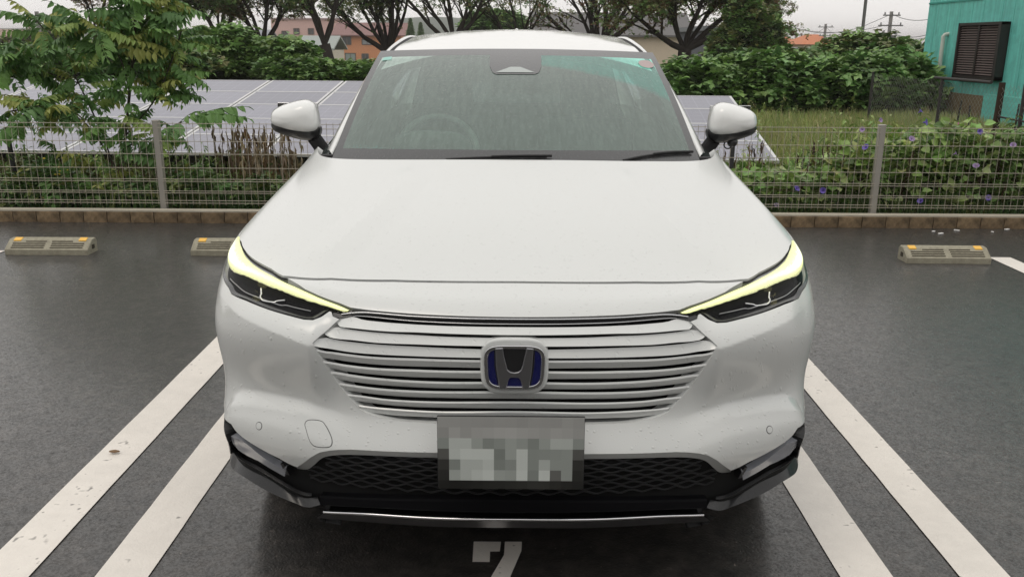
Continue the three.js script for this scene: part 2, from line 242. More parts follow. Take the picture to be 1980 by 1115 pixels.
// mesh helpers on the shell; [u, w] points, the same list serves both sides of the car
const CACHE = new Map();
function skin(u, w, sink = 0) {                                    // a point on the shell and its normal
  const key = Math.round(u * 1e4) + '_' + Math.round(w * 1e4);
  let c = CACHE.get(key);
  if (!c) { const e = .006, p = shell(u, w), n = unit(cross(sub(shell(u + e, w), shell(u - e, w)), sub(shell(u, w + e), shell(u, w - e)))); c = [p, n]; CACHE.set(key, c); }
  return sink ? [c[0].map((x, i) => x - c[1][i] * sink), c[1]] : c;
}
const flip = (l) => l.map(([u, w]) => [-u, w]);
const span = (half) => { const h = half[0][0] > half[half.length - 1][0] ? half : half.slice().reverse(); return h.map(([u, w]) => [-u, w]).concat(h.slice().reverse().filter(([u]) => u > .03)); };   // outer end .. centre .. other end
function panel(poly, { sink = 0, rim = .02, du = .07, dw = .09 } = {}) {
  const pos = [], nor = [], uv = [], put = (p) => { const [q, n] = skin(p[0], p[1], sink); pos.push(...q); nor.push(...n); uv.push(q[0], q[1] - q[2]); };
  let area = 0;
  poly.forEach((p, i) => { const q = poly[(i + 1) % poly.length]; area += p[0] * q[1] - q[0] * p[1]; });
  if (area < 0) poly = poly.slice().reverse();
  const us = poly.map((p) => p[0]), ws = poly.map((p) => p[1]), u0 = Math.min(...us), u1 = Math.max(...us), w0 = Math.min(...ws), w1 = Math.max(...ws);
  const clip = (P, f) => { const o = []; for (let i = 0; i < P.length; i++) { const a = P[i], b = P[(i + 1) % P.length], x = f(a), y = f(b); if (x >= 0) o.push(a); if ((x > 0 && y < 0) || (x < 0 && y > 0)) { const t = x / (x - y); o.push([a[0] + (b[0] - a[0]) * t, a[1] + (b[1] - a[1]) * t]); } } return o; };
  const nu = Math.ceil((u1 - u0) / du), nw = Math.ceil((w1 - w0) / dw);
  for (let i = 0; i < nu; i++) {
    const a = u0 + i * du, col = clip(clip(poly, (p) => p[0] - a), (p) => a + du - p[0]);
    if (col.length < 3) continue;
    for (let j = 0; j < nw; j++) {
      const b = w0 + j * dw, c = clip(clip(col, (p) => p[1] - b), (p) => b + dw - p[1]);
      if (c.length < 3) continue;
      if (c.length === 4 && Math.abs(Math.abs(c.reduce((s, p, k) => { const q = c[(k + 1) % 4]; return s + p[0] * q[1] - q[0] * p[1]; }, 0)) / 2 - du * dw) < 1e-9) { for (const k of [0, 1, 2, 0, 2, 3]) put(c[k]); continue; }
      for (const t of THREE.ShapeUtils.triangulateShape(c.map((p) => new THREE.Vector2(...p)), [])) for (const k of t) put(c[k]);
    }
  }
  if (rim) for (let i = 0; i < poly.length; i++) {
    const a = poly[i], b = poly[(i + 1) % poly.length], n = Math.max(1, Math.ceil(Math.hypot(b[0] - a[0], b[1] - a[1]) / .12));
    for (let k = 0; k < n; k++) {
      const p = [a[0] + (b[0] - a[0]) * k / n, a[1] + (b[1] - a[1]) * k / n], q = [a[0] + (b[0] - a[0]) * (k + 1) / n, a[1] + (b[1] - a[1]) * (k + 1) / n];
      const A = skin(...p, sink)[0], B = skin(...q, sink)[0], C = skin(...q, sink + rim)[0], D = skin(...p, sink + rim)[0], N = unit(cross(sub(D, A), sub(B, A)));
      for (const x of [A, D, C, A, C, B]) { pos.push(...x); nor.push(...N); uv.push(x[0], x[1] - x[2]); }
    }
  }
  const g = new THREE.BufferGeometry();
  g.setAttribute('position', new THREE.Float32BufferAttribute(pos, 3)); g.setAttribute('normal', new THREE.Float32BufferAttribute(nor, 3)); g.setAttribute('uv', new THREE.Float32BufferAttribute(uv, 2));
  return g;
}
function sample(line, n) { const c = new THREE.CatmullRomCurve3(line.map(([u, w]) => new THREE.Vector3(u, w, 0)), false, 'centripetal'); return c.getSpacedPoints(n).map((p) => [p.x, p.y]); }
function strip(lines, n = 40, crease = true, close = false) {      // lines: [[points, sink], ...] lofted on the shell; close caps the ends
  const rows = lines.map(([l, s]) => sample(l, n).map(([u, w]) => skin(u, w, s)[0]));
  const g = [grid(rows, crease)];
  if (close) for (const i of [0, n]) { const e = rows.map((r) => r[i]), k = e.length >> 1; g.push(grid([e.slice(0, k + 1), e.slice(k).reverse().concat(Array(Math.max(0, k + 1 - (e.length - k))).fill(e[k])).slice(0, k + 1)])); }
  return g.length > 1 ? mergeGeometries(g) : g[0];
}
const shift = (line, du, dw) => line.map(([u, w]) => [u + du, w + dw]);
const L = LINES;

const car = thing('parked_car', 'white compact crossover parked nose-on with glowing daytime running lights and rain on its paint', 'car', [0, 0, -2.05]);
const both = (f) => [f(1), f(-1)];
const side = (l, s) => (s > 0 ? l : flip(l));
{
  // painted panels
  const hoodHalf = L.hoodFront.concat([[6.6, 9.25], [9, 9.2]]);
  const hood = hoodHalf.slice().reverse().map(([u, w]) => [-u, w]).concat(hoodHalf.slice(1), [[9, 12], [-9, 12]]);
  obj('hood', panel(hood, { rim: .025 }), M.paint, car);
  const nose = L.noseTop.concat(L.noseSide, L.noseLow.slice(0, 3));
  { const gap = hoodHalf.slice(0, 13); obj('hood_gap', strip([[span(shift(gap, 0, .12)), .007], [span(shift(gap, 0, -.2)), .007]], 160), M.voidBlack, car); }
  obj('nose_panel', panel(nose.slice(1).reverse().map(([u, w]) => [-u, w]).concat([[0, 8.98]], nose.slice(1), [[0, 7.22]]), { rim: .02 }), M.paint, car);
  const ARCH = [[9, 1.1], [8.42, .6], [8.37, 1.3], [8.28, 2.2], [8.1, 3.1], [7.85, 3.75], [7.5, 4.15], [7.1, 4.25], [6.7, 4.0], [6.35, 3.4], [6.12, 2.5], [6.05, 1.5], [5.5, 3.3]];
  const half = L.grille.slice(1).concat(L.lampUnder, [[5.6, 7.03], [6.15, 7.95], [6.5, 9.12], [9, 9.07]], ARCH.slice(0, 12), [[5.8, 2.9], [5.1, 3.35]], L.bumperLow.slice(0, 13));
  const bumper = obj('bumper', panel([[0, 3.95]].concat(half, [[0, 3.24]], flip(half).reverse()), { rim: .03, dw: .045 }), M.paint, car);
  obj('bumper_lip', strip([[span(L.bumperLow.slice(6)), 0], [span(L.lipLow), .022]], 120), M.paint, bumper);
  obj('under_panel', panel([[-9, .02], [9, .02], [9, 9.1], [7, 9.1], [6, 8.8], [-6, 8.8], [-7, 9.1], [-9, 9.1]], { sink: .07, rim: 0, du: .2, dw: .25 }), M.voidBlack, car);
  // tow cover and parking sensors
  const ring = (l, k) => { const c = l.reduce((s, p) => [s[0] + p[0] / l.length, s[1] + p[1] / l.length], [0, 0]); return l.map((p) => [c[0] + (p[0] - c[0]) * k, c[1] + (p[1] - c[1]) * k]); };
  const curve = (l) => new THREE.CatmullRomCurve3(l.map(([u, w]) => new THREE.Vector3(u, w, 0)), true, 'centripetal').getSpacedPoints(40).slice(0, 40).map((p) => [p.x, p.y]);
  const tow = flip(curve(L.tow));
  const groove = (l) => tube(l.map(([u, w]) => skin(u, w, .0004)[0]), .0011, 60, 5, true);
  const towPart = obj('tow_cover', panel(ring(tow, .97), { sink: -.0012, rim: .003, du: .05, dw: .05 }), M.paint, bumper);
  obj('tow_cover_seam', groove(tow), M.rubber, bumper);
  for (const s of [1, -1]) {
    const c = side(L.sensor, -s)[0], disc = Array.from({ length: 20 }, (_, k) => [c[0] + .055 * Math.cos(k * Math.PI / 10), c[1] + .075 * Math.sin(k * Math.PI / 10)]);
    obj('parking_sensor', panel(disc, { sink: -.001, rim: .003, du: .04, dw: .04 }), M.paint, bumper);
    obj('parking_sensor_seam', groove(ring(disc, 1.08)), M.rubber, bumper);
  }
  // grille
  const grille = new THREE.Group(); grille.name = 'front_grille'; car.add(grille);
  for (let k = 0; k < 9; k++) {
    const T = span(shift(L['slatTop' + k], 0, k < 3 ? .012 : .02)), B = span(shift(L['slatLow' + k], 0, k < 3 ? -.025 : -.02)), mix = sample(T, 40).map((p, i) => { const q = sample(B, 40)[i]; return [p[0] * .8 + q[0] * .2, p[1] * .8 + q[1] * .2]; });
    const prof = k < 3 ? [[shift(T, 0, -.08), .03], [T, .008], [B, .0], [shift(B, 0, .03), .005], [shift(B, 0, .05), .03]] : [[shift(T, 0, -.07), .014], [T, .004], [mix, .001], [B, .009], [shift(B, 0, .02), .014], [shift(T, 0, -.07), .014]];
    obj('grille_slat', strip(prof, 70), M.paint, grille);
  }
  obj('grille_trim', strip([[span(L.trimT), .03], [span(L.trimT), .002], [span(L.trimL), .012], [span(L.trimL), .04]], 70), M.black, grille);
  obj('chrome_line', mergeGeometries([tube(sample(span(L.trimT), 60).map(([u, w]) => skin(u, w, .001)[0]), .0021, 90, 5), tube(sample(span(L.trimL), 60).map(([u, w]) => skin(u, w, .011)[0]), .0021, 90, 5)].map(plain)), M.chrome, grille);
  for (const s of [1, -1]) obj('grille_corner', panel(side(L.cap, s), { sink: .004, rim: .03, du: .05, dw: .05 }), M.black, grille);
  for (const s of [1, -1]) obj('grille_side', strip([[side(L.sideOut, -s), .004], [side(L.sideOut.map((p, i) => [p[0] * .75 + L.sideIn[i][0] * .25, p[1] * .75 + L.sideIn[i][1] * .25]), -s), .012], [side(L.sideIn, -s), .03]], 16), M.paint, grille);
  {                                                                // surround line of the opening
    const o = L.grille.slice(0, 13).reverse();
    obj('grille_surround', strip([[span(o), 0], [span(o).map(([u, w]) => [u * .985, w + (Math.abs(u) < 2.1 ? .05 : 0)]), .016], [span(o).map(([u, w]) => [u * .98, w + (Math.abs(u) < 2.1 ? .08 : 0)]), .05]], 140), M.paint, grille);
  }
  // badge: white pod, chrome frame, dark blue field and the raised letter
  {
    const c = skin(0, 5.53)[0], px = .001296, b = new THREE.Group(); b.name = 'badge'; b.position.set(c[0], c[1], c[2] + .004); b.rotation.x = -.1; car.add(b);
    const rounded = (w, h, r, top = 1) => { const q = new THREE.Shape(), pts = []; for (let k = 0; k < 64; k++) { const a = k / 64 * Math.PI * 2, x = Math.sign(Math.cos(a)) * Math.pow(Math.abs(Math.cos(a)), r), y = Math.sign(Math.sin(a)) * Math.pow(Math.abs(Math.sin(a)), r); pts.push(new THREE.Vector2(x * w * (1 + (top - 1) * y), y * h)); } q.setFromPoints(pts); return q; };
    const ex = (s, d, bev, z) => { const g = new THREE.ExtrudeGeometry(s, { depth: d, bevelEnabled: bev > 0, bevelSize: bev, bevelThickness: bev, bevelSegments: 4, curveSegments: 24 }); g.translate(0, 0, z); return g; };
    obj('badge_pod', ex(rounded(60 * px, 50 * px, .5, 1.02), .02, .008, -.03), M.paint, b);
    obj('badge_gap', ex(rounded(58 * px, 43.5 * px, .46, 1.035), .001, 0, .0065), M.rubber, b);
    const frame = rounded(56.5 * px, 42 * px, .46, 1.035); frame.holes.push(new THREE.Path(rounded(52.5 * px, 38.5 * px, .46, 1.035).getPoints()));
    obj('badge_frame', ex(frame, .003, .0022, .0072), M.chrome, b);
    obj('badge_field', ex(rounded(53 * px, 39 * px, .46, 1.035), .0008, 0, .0078), phys(lin(.004, .006, .075), .08, { clearcoat: 1 }), b);
    const h = new THREE.Shape(), P = (x, y) => [(x - 635) / 8.58 * px, (612 - y) / 8.58 * px];
    const pts = [[335, 295], [430, 290], [450, 420], [485, 560], [510, 650], [560, 690], [635, 705], [710, 690], [755, 650], [785, 560], [815, 420], [845, 290], [930, 295], [915, 560], [895, 760], [865, 940], [785, 950], [755, 830], [725, 775], [690, 760], [580, 760], [545, 775], [520, 830], [490, 945], [405, 940], [370, 760], [345, 560]];
    pts.forEach(([x, y], i) => (i ? h.lineTo(...P(x, y)) : h.moveTo(...P(x, y)))); h.closePath();
    obj('badge_letter', ex(h, .003, .0022, .0092), M.satinDull, b);
    const dark = new THREE.Shape(); [[300, 300], [335, 300], [345, 560], [372, 780], [400, 930], [365, 920], [335, 760], [305, 560]].forEach(([x, y], i) => (i ? dark.lineTo(...P(x, y)) : dark.moveTo(...P(x, y))));
    obj('badge_shade', ex(dark, .0004, 0, .0089), M.black, b); obj('badge_shade', ex(dark, .0004, 0, -.0004).rotateY(Math.PI).translate(0, 0, .0089), M.black, b);
    const mid = new THREE.Shape(); [[440, 300], [840, 300], [800, 450], [755, 640], [700, 680], [635, 692], [560, 680], [505, 640], [470, 460]].forEach(([x, y], i) => (i ? mid.lineTo(...P(x, y)) : mid.moveTo(...P(x, y))));
    obj('badge_centre', ex(mid, .0004, 0, .0089), M.black, b);
  }
  // headlights
  const DRL = tex(512, (u, v) => { const d = Math.abs(v - .45) * 2, n = DRLN(u * 3 % 1, v), k = Math.max(0, 1 - d * 1.15); const c = step(.15, .8, k + (n - .5) * .45) * (.55 + .45 * step(.2, .75, u)) ; const q = BEAD(u * 6 % 1, v * 1.0), e = step(1.08, .72, d + (q - .5) * .7), lines = 1 - .16 * (1 - u) * (step(.03, 0, Math.abs(v - .34)) + step(.03, 0, Math.abs(v - .62))), m = (.42 + .58 * e) * lines; return [(.86 + .14 * c) * m, (.89 + .11 * c) * m, (.58 + .40 * c * c) * m]; }, true);
  for (const s of [1, -1]) {
    const h = new THREE.Group(); h.name = 'headlight'; car.add(h);
    const S = (l) => side(l, -s);
    const outline = L.lampTop.concat([[6.15, 8.95], [6.1, 8.1], [5.6, 7.1]], L.lampLow);
    obj('lamp_housing', panel(S(outline), { sink: .014, rim: .03, du: .08, dw: .08 }), M.lampBlack, h);
    obj('lamp_seal', strip([[S([[6.1, 8.3], [5.6, 7.1]].concat(L.lampLow)), .0], [S([[6.02, 8.3], [5.5, 7.2], [4.62, 6.98], [4.44, 6.86], [3.95, 6.83], [3.43, 6.77], [3.02, 6.71], [2.8, 6.68], [2.69, 6.7], [2.6, 6.83], [2.46, 7.05], [2.33, 7.03], [2.24, 7.03], [2.15, 7.1]]), .004]], 60), M.black, h);
    const A = S(L.drlTop.concat([[6.0, 9.0]])), B = S(L.drlLow.concat([[5.5, 7.9], [6.05, 8.7]]));
    const rows = [0, .12, .3, .5, .7, .88, 1].map((t) => { const a = sample(A, 70), b = sample(B, 70), k = .003 - .0025 * Math.sin(t * Math.PI); return a.map((p, i) => { const jit = t === 1 ? (rnd() - .5) * .05 : 0; return skin(p[0] + (b[i][0] - p[0]) * t, p[1] + (b[i][1] - p[1]) * t + jit, k)[0]; }); });
    const g = grid(rows);
    { const uv = g.attributes.uv; const P = g.attributes.position; let vmax = 0, umax = 0; for (let i = 0; i < uv.count; i++) { vmax = Math.max(vmax, uv.getY(i)); umax = Math.max(umax, uv.getX(i)); } for (let i = 0; i < uv.count; i++) uv.setXY(i, .01 + .98 * uv.getX(i) / umax, uv.getY(i) / vmax); }
    obj('daytime_light', g, std(lin(.5, .5, .3), .4, { emissive: 0xffffff, emissiveMap: DRL, emissiveIntensity: .95 }), h);
    obj('lamp_upper_trim', strip([[S(L.lampTop.slice(3)), .007], [S(L.drlTop.slice(3)), .004]], 40), M.satin, h);
    obj('lamp_bracket', tube(sample(S(L.bracket), 20).map(([u, w]) => skin(u, w, .011)[0]), .0028, 30, 6), M.chrome, h);
    obj('lamp_chrome_line', tube(sample(S(L.lampLine), 30).map(([u, w]) => skin(u, w, .011)[0]), .0016, 40, 5), M.darkChrome, h);
    obj('lamp_lens', panel(S(outline), { sink: .0005, rim: 0, du: .08, dw: .08 }), M.clear, h);
    const [p, n] = skin(s * -4.4, 8.0, -.12), lamp = new THREE.PointLight(0xfff6b0, .006, 3); lamp.position.set(...p); lamp.castShadow = true; car.add(lamp); lamp.name = 'lamp_light';
  }
  // lower bumper: mesh, ledges, chrome strip
  const low = new THREE.Group(); low.name = 'lower_bumper'; car.add(low);
  obj('valance', panel([[-5.95, .1], [5.95, .1], [5.95, 2.9], [5.2, 3.4], [4.4, 3.3], [3, 2.6], [2.6, 3.1], [2.2, 3.22], [-2.2, 3.22], [-2.6, 3.1], [-3, 2.6], [-4.4, 3.3], [-5.2, 3.4], [-5.95, 2.9]], { sink: .036, rim: .02, du: .15, dw: .15 }), M.voidBlack, low);
  {                                                                // the honeycomb behind the opening
    const g = [];
    for (let r = 0; r < 9; r++) { const w = 1.95 + r * .15; const half = w < 2.45 ? 2.85 : 2.5; for (const ph of [1]) { const pts = []; for (let u = -half; u <= half; u += .06) pts.push(skin(u, w + .055 * (Math.abs(((u * 3.2 + r * .5) % 1 + 1) % 1 - .5) * 4 - 1), .026)[0]); g.push(new THREE.TubeGeometry(new THREE.CatmullRomCurve3(pts.map(V)), 140, .0028, 4)); } }
    obj('lower_mesh', g, std(lin(.008, .008, .009), .5), low).userData.kind = 'stuff';
  }
  obj('lower_bar', strip([[span(L.barTop), .03], [span(L.barTop), .012], [span(shift(L.barTop, 0, -.05)), .009], [span(L.barLow), .004], [span(shift(L.barLow, 0, -.06)), .006], [span(shift(L.barLow, 0, -.06)), .04]], 80), M.lampBlack, low);
  obj('chrome_strip', strip([[span(L.chromeTop), .03], [span(L.chromeTop), .003], [span(L.chromeMid), -.003]], 80), M.chrome, low);
  obj('chrome_rod', tube(sample(span(L.chromeMid), 60).map(([u, w]) => skin(u, w + .02, -.001)[0]), .0042, 90, 10), M.chrome, low);
  obj('lip_front', strip([[span(L.chromeMid), -.003], [span(L.chromeLow), .004]], 80), M.satinDull, low);
  obj('lip_underside', strip([[span(L.chromeLow), .004], [span(shift(L.chromeLow, 0, -.2)), .05], [span(shift(L.chromeLow, 0, -.35)), .16]], 80), M.matt, low);
  for (const s of [1, -1]) {
    const S = (l) => side(l, -s), wrapT = [[5.35, 2.0], [6.15, 2.05]], wrapC = [[5.4, 1.35], [6.15, 1.35]];
    const out = (l, w) => S(w.slice().reverse().concat(l));
    obj('corner_ridge', strip([[out(L.ridgeTop, [[5.3, 2.45], [6.15, 2.5]]), .016], [out(L.ridgeCrest, [[5.4, 2.3], [6.15, 2.35]]), .008], [out(shift(L.ridgeCrest, 0, -.03), [[5.4, 2.27], [6.15, 2.32]]), .009]], 50), M.wetBlack, low);
    obj('corner_recess', strip([[out(shift(L.ridgeCrest, 0, -.03), [[5.4, 2.27], [6.15, 2.32]]), .009], [out(L.ridgeLow, [[5.4, 2.1], [6.15, 2.15]]), .022], [out(L.ledgeTop, [[5.5, 1.98], [6.15, 2.0]]), .0205]], 50), M.voidBlack, low);
    obj('corner_ledge', strip([[out(L.ledgeTop, [[5.5, 1.98], [6.15, 2.0]]), .02], [out(L.ledgeLow, wrapC), .0], [out(shift(L.ledgeLow, 0, -.12), shift(wrapC, 0, -.12)), .006]], 50), M.wetBlack, low);
    obj('corner_skirt', strip([[out(shift(L.ledgeLow, 0, -.12), shift(wrapC, 0, -.12)), .006], [out(L.skirt, [[5.4, .9], [6.15, .85]]), .03], [out(shift(L.skirt, 0, -.1), [[5.4, .7], [6.15, .65]]), .1]], 50), M.black, low);
    obj('fog_insert', panel(S(L.insert), { sink: .012, rim: .02, du: .06, dw: .06 }), phys(lin(.30, .31, .34), .22, { clearcoat: 1, clearcoatRoughness: .1, bumpMap: again(DROPS, 6), bumpScale: .0008 }), low);
    obj('corner_trim', panel(S([[4.72, 3.08], [4.62, 2.8], [4.62, 2.55], [4.85, 2.2], [5.0, 1.9], [6.15, 1.95], [6.15, 2.6], [5.85, 3.0], [5.15, 3.36], [4.85, 3.34]]), { sink: .003, rim: .03, du: .08, dw: .08 }), M.black, low);
    obj('fog_bracket', panel(S([[3.2, 2.46], [3.27, 2.44], [3.24, 2.06], [3.17, 2.06]]), { sink: .012, rim: .02, du: .05, dw: .05 }), M.black, low);
    obj('chrome_end', strip([[S(L.endA), .0], [S(L.endB), .006]], 6), M.wetBlack, low);
  }
  // number plate, its print blurred to blocks
  {
    const G = [[122, 122, 121, 120, 119, 121, 120, 118, 121, 120, 119, 124, 120], [117, 130, 122, 128, 129, 132, 134, 130, 128, 125, 130, 128, 122], [112, 147, 147, 126, 108, 114, 126, 120, 106, 124, 141, 140, 114], [70, 149, 157, 156, 156, 100, 126, 153, 111, 112, 114, 116, 68], [40, 106, 142, 143, 151, 104, 112, 153, 110, 138, 116, 116, 38], [30, 130, 142, 151, 157, 126, 122, 157, 104, 155, 78, 117, 30], [24, 22, 26, 30, 36, 36, 41, 44, 50, 50, 42, 34, 28]];
    const cv = document.createElement('canvas'); cv.width = 520; cv.height = 272; const x = cv.getContext('2d');
    for (let j = 0; j < 7; j++) for (let i = 0; i < 13; i++) { const v0 = G[j][i], gr = v0 > 95 && j > 1, v = Math.min(250, Math.round(v0 * (j > 5 ? 1 : 1.3))); x.fillStyle = `rgb(${v - (gr ? 3 : 0)},${v + (gr ? 2 : 0)},${v - 3})`; x.fillRect(i * 40, j * 40, 41, 41); }
    const t = new THREE.CanvasTexture(cv); t.colorSpace = THREE.SRGBColorSpace;
    const c = skin(0, 2.98)[0], W = .362, H = .190, g = new THREE.PlaneGeometry(W, H); g.translate(0, 0, .0042);
    const p = new THREE.Group(); p.name = 'number_plate'; p.position.set(c[0] - .0075, c[1] + .062, c[2] + .028); p.rotation.x = -.06; car.add(p);
    obj('plate_board', rbox(W + .002, H + .002, .008, .002), M.matt, p);
    obj('plate_print', g, std(0xffffff, .5, { map: t }), p);
    obj('plate_mount', box(.2, .09, .03, 0, 0, -.018), M.matt, p);
  }
}
{
  // ---- cabin: windscreen, pillars, roof
  const screen = (a, b, off = 0) => { const k = 4 * b * (1 - b) * (1 - .25 * a * a) * .03 + off; return [.70 * a + (-.075 * a) * b, 1.095 - .018 * a * a + (.375 + .004 * a * a) * b + k * .9, -(1.13 + .19 * a * a + (.9 - .09 * a * a) * b) + k * .42]; };
  const patch = (a0, a1, b0, b1, off = 0, na = 30, nb = 16) => grid(Array.from({ length: nb + 1 }, (_, j) => Array.from({ length: na + 1 }, (_, i) => screen(a0 + (a1 - a0) * i / na, b0 + (b1 - b0) * j / nb, off))));
  const A1 = .957, B0 = .052, B1 = .905;
  const wetGlass = (() => {                                        // rain film on the glass: wiped fan, wet unwiped corner, beads along its edge
    const n = 1024, d = new Float32Array(n * n * 3), keep = seed; seed = 61;
    for (let j = 0; j < n; j++) for (let i = 0; i < n; i++) {
      const u = i / n, v = j / n, s = FILM(u * 2 % 1, v * .2 + u * .1) * .4 + FILM2(u * 2 % 1, v * .25) * .6, arc = Math.hypot((u - .42) * 1.35, (v + .12) * 1.0) - .96 + .02 * (FILM(u, v) - .5), wet = step(-.01, .03, arc) * step(.4, .6, u), k = 1.12 + (s - .5) * .2, o = (j * n + i) * 3;
      d[o] = (.68 - .12 * wet) * k; d[o + 1] = (.765 + .10 * wet) * k; d[o + 2] = (.725 + .07 * wet) * k;
    }
    const bead = (x, y, r) => { for (let j = -r; j <= r; j++) for (let i = -r; i <= r; i++) if (i * i + j * j <= r * r) { const X = Math.round(x + i), Y = Math.round(y + j); if (X >= 0 && Y >= 0 && X < n && Y < n) for (let c = 0; c < 3; c++) d[(Y * n + X) * 3 + c] = [.75, .95, .9][c]; } };
    for (let k = 0; k < 260; k++) { const t = rr(.25, 1.0), x = .42 + .96 * Math.sin(t) / 1.35, y = -.12 + .96 * Math.cos(t) + rnd() * .05; bead(x * n, y * n, 1 + rnd() * 3); }
    for (let k = 0; k < 200; k++) bead(rr(.03, .32) * n, (.01 + Math.pow(rnd(), 2) * .06) * n, 1 + rnd() * 3);
    seed = keep;
    return tex(n, (u, v) => { const o = (Math.round(v * n) * n + Math.round(u * n)) * 3; return [d[o], d[o + 1], d[o + 2]]; }, true);
  })();
  const unitUV = (g) => { const p = g.attributes.position, u = g.attributes.uv; for (let i = 0; i < p.count; i++) u.setXY(i, (p.getX(i) / (.70 - .075 * (-p.getZ(i) - 1.13) / .9) + 1) / 2, Math.min(1, Math.max(0, (p.getY(i) - 1.09) / .38))); return g; };
  const glass = obj('windscreen', unitUV(patch(-A1, A1, B0, B1)), phys(0xffffff, .12, { map: wetGlass, transmission: .8, thickness: 0, ior: 1.5, bumpMap: again(STREAKS, 2.5, 2.5), bumpScale: .0008 }), car);
  const frit = phys(lin(.035, .035, .036), .3, { clearcoat: .6, clearcoatRoughness: .2, bumpMap: again(STREAKS, 3), bumpScale: .001 });
  const fritPart = obj('screen_border', mergeGeometries([patch(-1, 1, -.03, B0), patch(-1, 1, B1, 1.0), patch(-1, -A1, B0, B1, 0, 3), patch(A1, 1, B0, B1, 0, 3)]), frit, glass);
  {                                                                // camera cover behind the glass, mirror, stickers
    const trap = (l, off) => { const bs = l.map((p) => p[1]), b0 = Math.min(...bs), b1 = Math.max(...bs), rows = []; for (let j = 0; j <= 14; j++) { const b = b0 + (b1 - b0) * (.0005 + .999 * j / 14), xs = []; l.forEach((p, i) => { const q = l[(i + 1) % l.length]; if ((p[1] - b) * (q[1] - b) <= 0 && p[1] !== q[1]) xs.push(p[0] + (q[0] - p[0]) * (b - p[1]) / (q[1] - p[1])); }); const x0 = Math.min(...xs), x1 = Math.max(...xs); rows.push(Array.from({ length: 15 }, (_, k) => screen(x0 + (x1 - x0) * k / 14, b, off))); } return grid(rows); };
    obj('sensor_cover', trap([[-.185, .93], [.17, .93], [.165, .76], [.145, .685], [.115, .665], [-.13, .665], [-.155, .685], [-.178, .76]], .002), frit, glass);
    obj('sensor_window', trap([[-.135, .682], [.12, .682], [.025, .745], [-.04, .745]], .0035), phys(lin(.28, .32, .3), .2, { clearcoat: 1 }), glass);
    obj('inspection_sticker', trap(Array.from({ length: 20 }, (_, k) => [.9 + .055 * Math.cos(k * Math.PI / 10), .83 + .05 * Math.sin(k * Math.PI / 10)]), .003), std(srgb8(176, 160, 158), .6), glass);
    obj('corner_sticker', trap([[-.945, .855], [-.88, .865], [-.885, .905], [-.94, .9]], .003), std(srgb8(150, 200, 190), .5), glass);
  }
  // outer lines of the pillar and roof rail, left of the photograph; mirrored for the other side
  const out = [[-.743, 1.085, -1.42], [-.725, 1.166, -1.6], [-.697, 1.272, -1.83], [-.672, 1.372, -2.12], [-.65, 1.448, -2.45], [-.637, 1.497, -2.8], [-.632, 1.523, -3.2], [-.62, 1.515, -3.6], [-.6, 1.47, -4.05]];
  const inn = [[-.712, 1.083, -1.35], [-.690, 1.17, -1.535], [-.664, 1.275, -1.77], [-.64, 1.375, -2.03], [-.622, 1.452, -2.32], [-.613, 1.502, -2.75], [-.607, 1.53, -3.2], [-.597, 1.523, -3.6], [-.58, 1.48, -4.05]];
  const dit = [[-.70, 1.078, -1.322], [-.681, 1.168, -1.53], [-.655, 1.272, -1.76], [-.632, 1.37, -2.0], [-.608, 1.447, -2.3], [-.6, 1.49, -2.75], [-.594, 1.518, -3.2], [-.585, 1.51, -3.6], [-.57, 1.466, -4.05]];
  const under = out.map(([x, y, z], i) => [x + .004, y - .012, z - .035]), door = out.map(([x, y, z], i) => [x - .012, y - .03, z - .06]);
  const line = (l, s) => new THREE.CatmullRomCurve3(l.map(([x, y, z]) => new THREE.Vector3(x * s, y, z)), false, 'centripetal').getPoints(50).map((p) => p.toArray());
  const lerpL = (a, b, t, up = 0) => a.map((p, i) => p.map((x, k) => x + (b[i][k] - x) * t + (k === 1 ? up : 0)));
  for (const s of [1, -1]) {
    const pl = new THREE.Group(); pl.name = 'roof_pillar'; car.add(pl);
    const rows = [inn.map(([x, y, z]) => [x + .004, y - .012, z]), inn, lerpL(inn, out, .5, .006), out, under];
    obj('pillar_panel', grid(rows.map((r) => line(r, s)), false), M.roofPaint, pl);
    obj('pillar_seal', grid([dit.map(([x, y, z]) => [x + .04, y - .006, z]), dit.map(([x, y, z]) => [x + .005, y - .01, z]), inn.map(([x, y, z]) => [x + .003, y - .006, z])].map((r) => line(r, s)), true), M.rubber, pl);
    obj('window_seal', grid([under, door, door.map(([x, y, z]) => [x + .02, y - .02, z - .04])].map((r) => line(r, s)), true), M.rubber, pl);
    obj('pillar_foot', rbox(.05, .012, .03, .004, s * -.728, 1.072, -1.345), M.rubber, pl);
  }
  {
    const edge = line(dit.slice(3).map(([x, y, z], i) => [x + .024, i ? y + .012 : y + .006, z]), 1), prof = [[0, 1.467, -2.03], [0, 1.52, -2.35], [0, 1.556, -2.75], [0, 1.566, -3.15], [0, 1.55, -3.6], [0, 1.495, -4.1]], mid = new THREE.CatmullRomCurve3(prof.map(V)).getPoints(50).map((p) => p.toArray());
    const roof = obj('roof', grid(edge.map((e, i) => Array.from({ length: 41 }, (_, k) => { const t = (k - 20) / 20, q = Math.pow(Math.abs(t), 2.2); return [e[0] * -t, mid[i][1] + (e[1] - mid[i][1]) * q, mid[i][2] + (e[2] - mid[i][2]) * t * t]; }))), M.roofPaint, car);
    const fin = dome([[-.012, 0], [.012, 0], [.01, .02], [-.01, .02]], .09, .6, 6); obj('antenna_fin', fin.rotateX(-.2).translate(0, 1.545, -3.62), M.roofPaint, roof);
    obj('headlining', grid(edge.map((e, i) => Array.from({ length: 15 }, (_, k) => { const t = (k - 7) / 7; return [e[0] * -t * .97, mid[i][1] + (e[1] - mid[i][1]) * t * t - .03, mid[i][2] - .05]; }))), std(lin(.5, .5, .47), .9), roof);
  }
